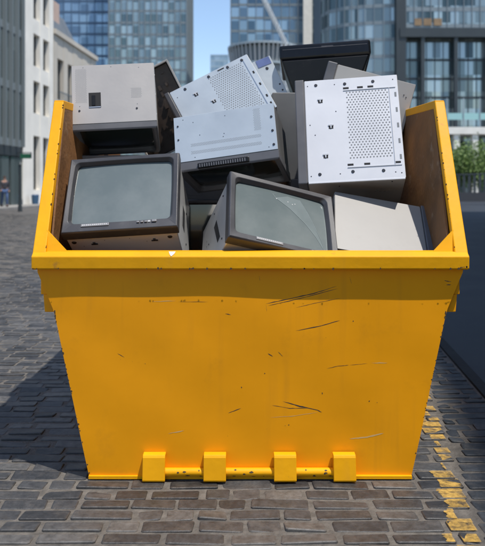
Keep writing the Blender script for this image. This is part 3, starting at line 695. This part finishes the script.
b = MB(); b.box(-W/2+.02, W/2-.02, -D/2+.030, -D/2+.034, -.0012, .0008); b.build('seam', M['bezel'], bz)

# --- cases and monitors lower down that carry the heap
def lower(name, label, cat, c, dims, rz, kind):
    e = empty(name, label, cat, (c[0], c[1], c[2]-dims[2]/2), rz, 'computer cases in the skip' if kind == 'case' else 'tube monitors in the skip'); W, D, H = dims
    if kind == 'case': tower_front(e, W, D, H, .04, M['bezel_mid']); case_body(e, W, D, H, .04, M['greycase'], .004)
    else: crt_front(e, W, H, D, .045, M['bezel'], M['screen_dark'], (.035, .035, .03, .05)); case_body(e, W, D, H, .045, M['greycase'], .006)
    return e
lower('crt_monitor', 'black-screened monitor standing upright in the gap below the pale blue monitor', 'monitor', (-.18, 3.72, .935), (.50, .34, .40), .08, 'crt')
lower('computer_case', 'grey case wedged deep behind the black-screened monitor', 'computer case', (-.12, 4.12, 1.16), (.60, .30, .44), -.04, 'case')
lower('computer_case', 'narrow grey case upright between the blue cases and the large white case', 'computer case', (.27, 4.12, 1.50), (.30, .20, .52), 1.62, 'case')
lower('computer_case', 'grey case wedged under the top left monitor', 'computer case', (-.62, 3.63, 1.235), (.44, .30, .25), -.05, 'case')
lower('computer_case', 'grey case standing under the large white case', 'computer case', (.52, 4.02, 1.06), (.50, .34, .36), .06, 'case')

# ------------------------------------------------------------------ buildings
def glass_mat(name, c1, c2, bay, sto, rough=.12, metal=.55, warm=0.):
    m = bpy.data.materials.new(name); m.use_nodes = True; N = m.node_tree.nodes; L = m.node_tree.links; b = N['Principled BSDF']
    tc = N.new('ShaderNodeTexCoord'); sp = N.new('ShaderNodeSeparateXYZ'); L.new(tc.outputs['Object'], sp.inputs[0])
    cb = N.new('ShaderNodeCombineXYZ')
    for i, d in ((0, bay), (1, bay), (2, sto)):
        dv = N.new('ShaderNodeMath'); dv.operation = 'DIVIDE'; dv.inputs[1].default_value = d; fl_ = N.new('ShaderNodeMath'); fl_.operation = 'FLOOR'
        ad = N.new('ShaderNodeMath'); ad.operation = 'ADD'; ad.inputs[1].default_value = .013
        L.new(sp.outputs[i], ad.inputs[0]); L.new(ad.outputs[0], dv.inputs[0]); L.new(dv.outputs[0], fl_.inputs[0]); L.new(fl_.outputs[0], cb.inputs[i])
    wn = N.new('ShaderNodeTexWhiteNoise'); L.new(cb.outputs[0], wn.inputs['Vector'])
    mx = N.new('ShaderNodeMix'); mx.data_type = 'RGBA'; mx.inputs[6].default_value = (*c1, 1); mx.inputs[7].default_value = (*c2, 1)
    pw = N.new('ShaderNodeMath'); pw.operation = 'POWER'; pw.inputs[1].default_value = 1.6; L.new(wn.outputs['Value'], pw.inputs[0]); L.new(pw.outputs[0], mx.inputs[0]); L.new(mx.outputs[2], b.inputs['Base Color'])
    b.inputs['Metallic'].default_value = metal; b.inputs['Roughness'].default_value = rough
    # panes are never quite in one plane
    ge = N.new('ShaderNodeNewGeometry'); v1 = N.new('ShaderNodeVectorMath'); v1.operation = 'SUBTRACT'; v1.inputs[1].default_value = (.5, .5, .5); L.new(wn.outputs['Color'], v1.inputs[0])
    v2 = N.new('ShaderNodeVectorMath'); v2.operation = 'SCALE'; v2.inputs['Scale'].default_value = .06; L.new(v1.outputs[0], v2.inputs[0])
    v3 = N.new('ShaderNodeVectorMath'); v3.operation = 'ADD'; L.new(ge.outputs['Normal'], v3.inputs[0]); L.new(v2.outputs[0], v3.inputs[1]); v4 = N.new('ShaderNodeVectorMath'); v4.operation = 'NORMALIZE'; L.new(v3.outputs[0], v4.inputs[0]); L.new(v4.outputs[0], b.inputs['Normal'])
    return m
def tower(name, label, loc, rz, W, D, z0, n, sto, bay, m_core, m_glass, m_mull, band=.9, fin=.12, finw=.10, sides=True, base=True):
    e = empty(name, label, 'building', loc, rz)
    H = z0+n*sto
    b = MB(); b.box(.15, W-.15, .15, D-.15, 0, H-.1); b.build('core', m_core, e)
    if base and z0 > .5:
        b = MB(); b.box(.0, W, .0, D, z0-.6, z0-.003); b.build('base_slab', m_core, e)
    for k in range(n):
        za = z0+k*sto
        b = MB(); b.box(.05, W-.05, .05, D-.05, za+band, za+sto-.003); b.build('window_band', m_glass, e)
        b = MB(); b.box(.0, W, .0, D, za, za+band-.003); b.build('floor_band', m_mull, e)
    nb = int(round(W/bay)); b = MB()
    for i in range(nb+1): x = i*W/nb; b.box(x-finw/2, x+finw/2, -fin, .045, z0, H)
    nd = int(round(D/bay))
    for i in range(nd+1):
        y = i*D/nd; b.box(W-.045, W+fin, y-finw/2, y+finw/2, z0, H); b.box(-fin, .045, y-finw/2, y+finw/2, z0, H)
    b.build('mullions', m_mull, e)
    b = MB(); b.box(-.1, W+.1, -.1, D+.1, H, H+.8); b.build('roof', m_core, e)
    return e
def Xat(px, d): return (px-CX)*d/F
def Zat(py, d): return CH-(py-CY)*d/F
M['g_dark'] = mat('dark_metal_frame', (.045, .055, .06), .5, .3, var=.1, vscale=.3)
M['g_blue_core'] = mat('blue_grey_cladding', (.10, .13, .16), .6, var=.1, vscale=.3)
M['g_lightmull'] = mat('light_aluminium', (.33, .38, .40), .45, .3)
M['g_midmull'] = mat('grey_aluminium', (.21, .245, .26), .5, .3)
M['stone_w'] = mat('white_limestone', (.84, .80, .71), .8, var=.07, vscale=.8, bump=.05)
M['plaster_c'] = mat('cream_plaster', (.55, .50, .42), .85, var=.08, vscale=.6)
M['slate'] = mat('grey_slate_roof', (.12, .14, .16), .7, var=.15, vscale=1)
gl_left = glass_mat('green_grey_glass', (.08, .105, .105), (.22, .27, .265), .9, 3.2, .15, .5)
gl_t1a = glass_mat('deep_blue_glass', (.14, .20, .26), (.32, .42, .50), 2.6, 3.5, .12, .6)
gl_t1b = glass_mat('grey_green_tower_glass', (.12, .17, .18), (.40, .48, .49), 1.75, 3.5, .15, .5)
gl_t2 = glass_mat('blue_tower_glass', (.09, .14, .18), (.36, .46, .52), 2.2, 3.6, .12, .6)
gl_t3 = glass_mat('teal_blue_tower_glass', (.05, .08, .088), (.40, .48, .49), 1.7, 3.5, .12, .42)
# left row: local x runs along the street, local y goes into the building
RZ = math.atan2(1, .07); sc_ = math.hypot(.07, 1)
def left_at(d): return (-16.9+.07*d, d, 0)
e = tower('glass_office', 'dark glass office building with close upright fins at the far left', left_at(20.0), RZ, (42.5-20)*sc_, 14, 3.7, 7, 3.45, .9, M['g_dark'], gl_left, mat('grey_green_fins', (.23, .265, .275), .5, .3), band=.45, fin=.22, finw=.09)
for i in range(11):
    b = MB(); b.box(.6+i*2.05, 2.35+i*2.05, .06, .149, .1, 3.05); b.build('shop_window', gl_left, e)
# white stone building with deep windows
def stone_building(name, label, d0, L_len, depth, H, cols, rows, mw, win_frame, grd=None):
    e = empty(name, label, 'building', left_at(d0), RZ)
    xs = sorted([0]+[c for col in cols for c in col]+[L_len]); b = MB()
    rs = sorted(rows)
    # full-height piers
    edges = [0]+[v for c in cols for v in c]+[L_len]
    for i in range(0, len(edges), 2): b.box(edges[i], edges[i+1], 0, .45, 0, H)
    for (c0, c1) in cols:
        z = 0
        for (r0, r1) in rs:
            b.box(c0, c1, .03, .45, z, r0); z = r1
        b.box(c0, c1, .03, .45, z, H)
    b.box(0, L_len, .45, depth, 0, H); b.build('wall', mw, e)
    for (c0, c1) in cols:
        for (r0, r1) in rs:
            w = MB(); w.box(c0+.05, c1-.05, .36, .40, r0+.05, r1-.05); wo = w.build('window', M['win_glass'], e)
            f_ = MB(); t = .07
            for (a, c, g_, h_) in ((c0, c1, r0, r0+t), (c0, c1, r1-t, r1), (c0, c0+t, r0+t, r1-t), (c1-t, c1, r0+t, r1-t), ((c0+c1)/2-.03, (c0+c1)/2+.03, r0+t, r1-t)): f_.box(a, c, .30, .355, g_, h_)
            f_.build('frame', win_frame, wo)
    b = MB(); b.box(-.1, L_len+.1, -.15, depth, H, H+.35); b.build('cornice', mw, e)
    return e
M['win_glass'] = mat('window_glass', (.05, .065, .075), .08, .35)
M['bronze'] = mat('grey_window_frame', (.16, .16, .15), .5, .4)
R_ = [(1.0, 4.6)]+[(6.1+3.13*k, 8.25+3.13*k) for k in range(4)]
stone_building('stone_building', 'white stone building with deep set windows beside the glass offices', 42.75, 5.5, 12, 20, [(1.75, 2.95), (3.5, 4.7)], R_, M['stone_w'], M['bronze'])
e = stone_building('old_townhouse', 'older cream house with a grey mansard roof beyond the white stone building', 48.4, 10.5, 10, 12.2, [(.7, 2.1), (3.0, 4.3), (5.4, 6.7), (7.8, 9.1)], [(1.0, 3.2), (4.6, 6.6), (7.6, 10.6)], M['plaster_c'], M['bronze'])
b = MB(); b.hexa([(0, .3, 12.55), (6.2, .3, 12.55), (6.2, 9, 12.55), (0, 9, 12.55)], [(0, 1.2, 14.6), (5.6, 1.2, 14.6), (5.6, 8, 14.6), (0, 8, 14.6)]); b.build('mansard_roof', M['slate'], e)
b = MB(); b.box(2.2, 3.4, .8, 2.0, 12.56, 15.2); b.build('chimney', mat('pink_brick', (.52, .38, .31), .8, var=.1), e)
b = MB(); b.box(-.1, 10.6, -.5, -.16, 7.0, 7.2); 
for k in range(26): b.box(k*.41, k*.41+.04, -.46, -.42, 7.2, 8.0)
b.box(0, 10.5, -.47, -.41, 8.0, 8.06); b.build('balcony', M['g_midmull'], e)
# towers
d = 215; tower('blue_glass_tower', 'deep blue glass tower standing behind the cream house', (Xat(48, d), d, 0), 0, Xat(110, d)-Xat(48, d), 24, 4, 24, 3.5, 2.6, M['g_blue_core'], gl_t1a, mat('blue_floor_band', (.07, .12, .19), .5, .2), band=.8, fin=.1, finw=.22)
d = 200; tower('gridded_glass_tower', 'grey green gridded glass tower, right half of the left pair', (Xat(109, d), d, 0), 0, Xat(186.5, d)-Xat(109, d), 24, 4, 24, 3.5, 1.75, M['g_blue_core'], gl_t1b, M['g_midmull'], band=.75, fin=.3, finw=.28)
d = 185; e2 = tower('slab_tower', 'blue glass tower with a white upright fin, right of the open sky', (Xat(231, d), d, 0), 0, Xat(323, d)-Xat(231, d), 24, 4, 22, 3.6, 2.2, M['g_blue_core'], gl_t2, M['g_midmull'], band=.7, fin=.2, finw=.18)
x0 = Xat(303, d)-Xat(231, d); b = MB(); b.box(x0, x0+2.4, -1.3, -.21, 0, 84); b.build('white_fin', M['stone_w'], e2)
# big right tower: curved left wing made of facets, then the main block with a dark band and a colonnade
d = 140
eR = empty('curved_glass_tower', 'big glass tower on the right with a dark band above tall columns', 'building', (Xat(326, d), d, 0))
def facet(p, q, z0, z1, bay, sto, mg, mm, band, fin, finw, name_band='window_band', fname='mullions'):
    p, q = Vector((p[0], p[1], 0)), Vector((q[0], q[1], 0)); u = (q-p); Ln = u.length; u.normalize(); nrm = Vector((u.y, -u.x, 0))
    T = Matrix(((u.x, -nrm.x, 0, p.x), (u.y, -nrm.y, 0, p.y), (0, 0, 1, 0), (0, 0, 0, 1)))   # y<0 is outside
    z = z0
    while z < z1-.5:
        b = MB(); b.box(.02, Ln-.02, .05, .4, z+band, z+sto-.003, T=T); b.build(name_band, mg, eR)
        b = MB(); b.box(0, Ln, 0, .4, z, z+band-.003, T=T); b.build('floor_band', mm, eR); z += sto
    b = MB(); nb = max(1, int(round(Ln/bay)))
    for i in range(nb+1): x = Ln*i/nb; b.box(x-finw/2, x+finw/2, -fin, .045, z0, z, T=T)
    b.build(fname, mm, eR)
WL = Xat(397, d)-Xat(326, d)
arc = [(0, 9), (1.2, 5.2), (4.2, 2.4), (8.2, .9), (12.0, .3), (WL, 0)]
for a, c in zip(arc, arc[1:]): facet(a, c, 0, 77, 1.7, 3.5, gl_t3, M['g_midmull'], .75, .15, .14)
xR0, xR1 = WL, Xat(520, d)-Xat(326, d)+10
b = MB(); b.prism([(.6, 9, 0), (1.7, 5.6, 0), (4.5, 3.0, 0), (8.3, 1.5, 0), (12, .9, 0), (WL, .6, 0), (xR1, .6, 0), (xR1, 30, 0), (.6, 30, 0)], (0, 0, 76)); b.build('core', M['g_blue_core'], eR)
zb = Zat(36, d)
facet((xR0+1.6, -1.2), (xR1, -1.2), zb+1.3, 77, 1.7, 3.5, gl_t3, M['g_midmull'], .9, .15, .14)
b = MB(); b.box(xR0+.2, xR1, -1.9, .5, zb-.6, zb+1.28); b.build('dark_band', M['g_dark'], eR)
facet((xR0+1.0, .1), (xR1, .1), 0, zb-.7, 1.7, 3.9, gl_t3, M['g_dark'], .5, .1, .12)
b = MB(); b.box(xR0-.5, xR0+1.5, -1.7, .0, 0, 77); b.build('corner_pier', M['g_dark'], eR)
x = xR0+4.6
while x < xR1: b = MB(); b.box(x, x+.75, -1.7, -.9, 0, zb-.61); b.build('column', M['g_dark'], eR); x += 6.8
b = MB()
M['lit_window_brown'] = mat('warm_lit_window_colour', (.26, .17, .09), .6, var=.2, vscale=.6)  # lit windows: their yellow light is put into this brown colour
for (a, c) in ((413, 420), (422, 430), (432, 440)):
    xa_, xb_ = Xat(a, d)-Xat(326, d), Xat(c, d)-Xat(326, d); b = MB(); b.box(xa_, xb_, -1.40, -1.36, Zat(27, d), Zat(20, d)); b.build('lit_window', M['lit_window_brown'], eR)
# far tower in the sky gap
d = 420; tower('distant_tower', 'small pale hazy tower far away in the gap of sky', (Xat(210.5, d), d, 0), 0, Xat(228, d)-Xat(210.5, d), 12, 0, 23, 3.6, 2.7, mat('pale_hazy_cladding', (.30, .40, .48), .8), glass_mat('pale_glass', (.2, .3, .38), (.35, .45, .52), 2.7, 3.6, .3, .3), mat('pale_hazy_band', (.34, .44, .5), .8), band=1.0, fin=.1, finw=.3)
# round ribbed drum
d = 112; e = empty('round_building', 'round building with a ribbed pale parapet, below the crane', 'building', (Xat(264, d), d+6, 0))
Rr = 5.6; zt = Zat(41, d); b = MB(); n = 48
for k in range(n):
    a = 2*PI*k/n; b.tube((Rr*math.cos(a), Rr*math.sin(a), zt-3.2), ((Rr+.5)*math.cos(a), (Rr+.5)*math.sin(a), zt+.0), .10, 5)
b.build('ribs', mat('pale_ribs', (.42, .43, .43), .6), e)
b = MB(); b.tube((0, 0, 0), (0, 0, zt-.4), Rr-.3, 40); b.build('drum_wall', mat('grey_drum_cladding', (.16, .18, .19), .6, var=.1, vscale=.5), e)
b = MB(); b.tube((0, 0, zt-.25), (0, 0, zt+.1), Rr+.55, 40).tube((0, 0, zt-3.5), (0, 0, zt-3.15), Rr+.15, 40); b.build('parapet_ring', M['g_lightmull'], e)
# crane
d = 105; e = empty('construction_crane', 'slim white crane boom rising above the round building', 'crane', (Xat(286, d), d, 0))
M['crane'] = mat('white_crane_paint', (.62, .63, .62), .5)
def lattice(name, p, q, w, parent, bays, m, r=.07):
    p, q = Vector(p), Vector(q); u = (q-p).normalized(); a = u.orthogonal().normalized(); c = u.cross(a); b = MB()
    co = [a*w+c*w, a*w-c*w, -a*w-c*w, -a*w+c*w]
    for o in co: b.tube(p+o, q+o, r, 6)
    for k in range(bays):
        s0, s1 = p+(q-p)*(k/bays), p+(q-p)*((k+1)/bays)
        for i in range(4): b.tube(s0+co[i], s1+co[(i+1) % 4], r*.6, 5); b.tube(s0+co[i], s0+co[(i+1) % 4], r*.6, 5)
    return b.build(name, m, parent)
lattice('boom', (0, 0, Zat(44, d)), (Xat(252, d)-Xat(286, d), -1, Zat(-22, d)), .20, e, 16, M['crane'], .06)
lattice('mast', (0, 0, 0), (0, 0, Zat(44, d)), .55, e, 20, M['crane'])
# podium at the right: glass balustrade, white beam on columns, dark glass behind
d = 82; e = empty('white_podium', 'low white podium on columns with a pale green glass balustrade behind the trees', 'building', (Xat(395, d), d, 0))
Wp = 26
b = MB(); b.box(0, Wp, 0, 8, Zat(134, d), Zat(127, d)); b.build('beam', M['stone_w'], e)
b = MB(); b.box(0, Wp, .1, .16, Zat(127, d)+.9, Zat(113, d)); b.build('balustrade', mat('pale_green_glass', (.35, .58, .56), .2, .1), e)
for k in range(13): b = MB(); b.box(.3+k*2.0, .42+k*2.0, .02, .09, Zat(127, d)+.003, Zat(98, d)); b.build('post', M['g_lightmull'], e)
for k in range(12): b = MB(); b.box(.5+k*2.25, 1.2+k*2.25, .2, .9, 0, Zat(134, d)-.003); b.build('column', M['stone_w'], e)
b = MB(); b.box(.2, Wp-.2, 3.0, 7.8, 0, Zat(134, d)-.003); b.build('shop_front', gl_t3, e)
# dark fence + wall across the end of the street
d = 56; e = empty('metal_fence', 'dark railing on a low grey wall beyond the right-hand road', 'fence', (Xat(400, d), d, 0))
b = MB(); b.box(0, 22, 0, .4, -.04, .75); b.build('plinth', mat('grey_fence_wall', (.045, .048, .055), .8, var=.1), e)
for k in range(50): b = MB(); b.box(k*.44, k*.44+.2, .15, .22, .753, 2.05+.012*k); b.build('rail_bar', M['g_dark'], e)
b = MB(); b.hexa([(0, .12, 2.05), (22, .12, 2.65), (22, .25, 2.65), (0, .25, 2.05)], [(0, .12, 2.17), (22, .12, 2.77), (22, .25, 2.77), (0, .25, 2.17)]); b.build('handrail', M['g_dark'], e)

# office block beside the street, to the right of and behind the viewer: it shades the right-hand road
def brick_block():
    e = empty('office_block', 'tall office block standing along the right edge of the road', 'building', (7.06, 0, 0), -math.atan(.176))
    b = MB(); b.box(0, 14, -16, 29, 0, 20); b.build('wall', mat('dark_stone_cladding', (.22, .21, .20), .8, var=.1), e)
    for k in range(5):
        for j in range(12):
            w = MB(); w.box(-.03, -.003, -15+j*3.6, -13+j*3.6, 1+k*3.8, 3.2+k*3.8); w.build('window', M['win_glass'], e)
    b = MB(); b.box(-.12, 14.1, -16.1, 29.1, 20, 20.4); b.build('cornice', M['stone_w'], e)
brick_block()

# ------------------------------------------------------------------ trees
def leaf_mat(name, c1, c2):
    m = bpy.data.materials.new(name); m.use_nodes = True; N = m.node_tree.nodes; L = m.node_tree.links; b = N['Principled BSDF']
    gi = N.new('ShaderNodeNewGeometry'); mx = N.new('ShaderNodeMix'); mx.data_type = 'RGBA'; mx.inputs[6].default_value = (*c1, 1); mx.inputs[7].default_value = (*c2, 1)
    L.new(gi.outputs['Random Per Island'], mx.inputs[0]); L.new(mx.outputs[2], b.inputs['Base Color']); b.inputs['Roughness'].default_value = .6
    b.inputs['Transmission Weight'].default_value = 0
    return m
M['leaf'] = leaf_mat('leaf_green', (.07, .13, .025), (.22, .32, .08)); M['bark'] = mat('tree_bark', (.09, .07, .05), .9, var=.3, vscale=6, bump=.3)
def tree(loc, h, r, label, seed):
    rnd = random.Random(seed); e = empty('street_tree', label, 'tree', loc, 0, 'trees in front of the podium')
    b = MB(); b.tube((0, 0, -.05), (.1, 0, h*.45), .13, 10, .08)
    tips = []
    for k in range(9):
        a = k*2.4; rr = r*rnd.uniform(.4, .9); t = Vector((rr*math.cos(a), rr*math.sin(a), h*rnd.uniform(.36, .95))); b.tube((.08, 0, h*rnd.uniform(.3, .45)), t, .05, 6, .015); tips.append(t)
    b.build('trunk', M['bark'], e)
    b = MB()
    for t in tips+[Vector((0, 0, h*.9)), Vector((0, 0, h*.6)), Vector((r*.3, -.3*r, h*.5))]:
        for k in range(330):
            v = Vector([rnd.gauss(0, 1) for _ in range(3)]); p = t+v*r*.27
            q = Vector([rnd.gauss(0, 1) for _ in range(3)]).normalized()*.12; w = q.cross(Vector([rnd.gauss(0, 1) for _ in range(3)])).normalized()*.06
            b.add([p-q, p+w, p+q, p-w], [(0, 1, 2, 3)])
    b.build('crown', M['leaf'], e)
d = 62
tree((Xat(470, d), d, 0), 4.8, 2.3, 'small green tree in front of the podium, nearest the skip', 11)
tree((Xat(455, d+1.5), d+1.5, 0), 4.5, 1.9, 'small green tree between the skip edge and the nearest tree', 14)
tree((Xat(492, d+2), d+2, 0), 5.0, 2.0, 'small green tree at the right edge of the view', 12)
tree((Xat(440, d+3), d+3, 0), 4.2, 1.7, 'small green tree hidden mostly behind the right wall of the skip', 13)

# ------------------------------------------------------------------ left pavement furniture
d = 33.0; e = empty('street_post', 'tall black post on the left pavement in front of the glass offices', 'post', (Xat(20, d)+.0, d, -.0))
b = MB(); b.tube((0, 0, 0), (0, 0, .5), .11, 12, .08).tube((0, 0, .5), (0, 0, 2.3), .07, 12, .06); b.build('shaft', M['g_dark'], e)
b = MB(); b.tube((0, 0, 2.3), (0, 0, 2.42), .10, 12, .03); b.build('cap', M['g_dark'], e)
d = 42.0; e = empty('hanging_sign', 'green sign hung on a bracket from the front of the glass offices', 'sign', (left_at(d)[0], d, Zat(156, d)), RZ)
b = MB(); b.box(-.03, .03, -.85, .0, .18, .23); b.box(-.03, .03, -.85, -.80, -.15, .18); b.build('bracket', M['g_dark'], e)
b = MB(); b.box(-.04, .04, -.78, -.15, -.16, .14); b.build('board', mat('green_sign_paint', (.02, .13, .07), .5), e)
d = 43.6; e = empty('litter_bin', 'small blue bin against the white stone building', 'bin', (left_at(d)[0]+.45, d, .10))
b = MB(); b.tube((0, 0, 0), (0, 0, .55), .2, 14, .24); b.build('bin_body', mat('blue_bin_plastic', (.04, .10, .18), .5), e)
b = MB(); b.tube((0, 0, .55), (0, 0, .62), .25, 14, .18); b.build('bin_lid', mat('dark_blue_bin_lid', (.02, .06, .14), .5), e)

# ------------------------------------------------------------------ person
def skinned(name, verts, edges, radii, m, parent, sub=1, root=0):
    me = bpy.data.meshes.new(name); me.from_pydata(verts, edges, []); me.materials.append(m)
    o = bpy.data.objects.new(name, me); COL.objects.link(o)
    if parent: o.parent = parent
    md = o.modifiers.new('Skin', 'SKIN'); me.skin_vertices.new(name='') if not me.skin_vertices else None
    for i, r in enumerate(radii): me.skin_vertices[0].data[i].radius = (r, r) if not isinstance(r, tuple) else r
    me.skin_vertices[0].data[root].use_root = True; md.use_smooth_shade = True
    s = o.modifiers.new('Sub', 'SUBSURF'); s.levels = sub; s.render_levels = sub
    return o
pd_ = 37.6; pe = empty('person', 'person in a dark jacket and blue jeans walking on the left pavement', 'person', (Xat(4.5, pd_), pd_, .10), .5)
skin = mat('skin', (.42, .24, .17), .6); jean = mat('blue_denim', (.05, .09, .19), .8, var=.2, vscale=8); jack = mat('dark_jacket', (.035, .035, .045), .8, var=.2, vscale=8)
HV = [(0, 0, .95), (0, 0, 1.15), (0, 0, 1.36), (0, -.01, 1.46), (0, -.02, 1.56), (0, -.02, 1.66),
      (.17, 0, 1.38), (.23, .05, 1.12), (.22, -.06, .90), (.22, -.09, .82), (-.17, 0, 1.38), (-.23, -.04, 1.12), (-.22, -.16, .92), (-.22, -.20, .85),
      (.10, 0, .88), (.11, -.14, .50), (.11, -.12, .09), (.11, -.24, .04), (-.10, 0, .88), (-.11, .10, .50), (-.11, .32, .12), (-.11, .22, .04)]
HE = [(0,1),(1,2),(2,3),(3,4),(4,5),(2,6),(6,7),(7,8),(8,9),(2,10),(10,11),(11,12),(12,13),(0,14),(14,15),(15,16),(16,17),(0,18),(18,19),(19,20),(20,21)]
HR = [.13, .12, .13, .05, .085, .075, .06, .045, .035, .04, .06, .045, .035, .04, .08, .055, .04, .04, .08, .055, .04, .04]
bodyp = skinned('body', HV, HE, HR, skin, pe)
def sub_skin(name, idx, grow, m):
    mp = {k: i for i, k in enumerate(idx)}; ed = [(mp[a], mp[c]) for a, c in HE if a in mp and c in mp]
    return skinned(name, [HV[k] for k in idx], ed, [HR[k]+grow for k in idx], m, pe)
sub_skin('jacket', [1, 0, 2, 6, 7, 8, 10, 11, 12], .022, jack)
sub_skin('jeans', [0, 14, 15, 16, 18, 19, 20], .020, jean)
b = MB(); b.tube((0, .0, 1.60), (0, .0, 1.72), .10, 12, .06); b.build('hair', mat('brown_hair', (.05, .03, .02), .7), pe, smooth=True)
for (x, y, z) in ((.11, -.19, .035), (-.11, .27, .05)):
    b = MB(); b.box(x-.05, x+.05, y-.11, y+.13, z-.035, z+.05); b.build('shoe', M['black'], pe, bevel=.02)

# ------------------------------------------------------------------ light, sky, camera
w = bpy.data.worlds.new('World'); S.world = w; w.use_nodes = True; N = w.node_tree.nodes; L = w.node_tree.links
bg = N['Background']; sky = N.new('ShaderNodeTexSky'); sky.sky_type = 'NISHITA'; sky.sun_disc = False
sdir = Vector((-.27, .265, -1.0)).normalized(); el = math.asin(-sdir.z)
sky.sun_elevation = el; sky.sun_rotation = math.atan2(-sdir.x, -sdir.y); sky.air_density = 1.0; sky.dust_density = .6; sky.ozone_density = 1.5
L.new(sky.outputs[0], bg.inputs[0]); bg.inputs[1].default_value = .15
sl = bpy.data.lights.new('Sun', 'SUN'); sl.energy = 3.7; sl.angle = math.radians(.53); sl.color = (1, .955, .89)
so = bpy.data.objects.new('Sun', sl); COL.objects.link(so); so.rotation_euler = sdir.to_track_quat('-Z', 'Y').to_euler()
cd = bpy.data.cameras.new('Camera'); cam = bpy.data.objects.new('Camera', cd); COL.objects.link(cam); S.camera = cam
cam.location = (0, 0, CH); cam.rotation_euler = (PI/2, 0, 0)
cd.sensor_fit = 'VERTICAL'; cd.sensor_height = 36; cd.lens = F/546*36; cd.shift_y = -(273-CY)/546; cd.clip_start = .05; cd.clip_end = 3000
cd.dof.use_dof = True; cd.dof.focus_distance = 2.95; cd.dof.aperture_fstop = 3.6
S.view_settings.view_transform = 'Standard'; S.view_settings.look = 'None'; S.view_settings.exposure = .44; S.view_settings.gamma = 1
S.cycles.use_denoising = True; S.cycles.max_bounces = 8
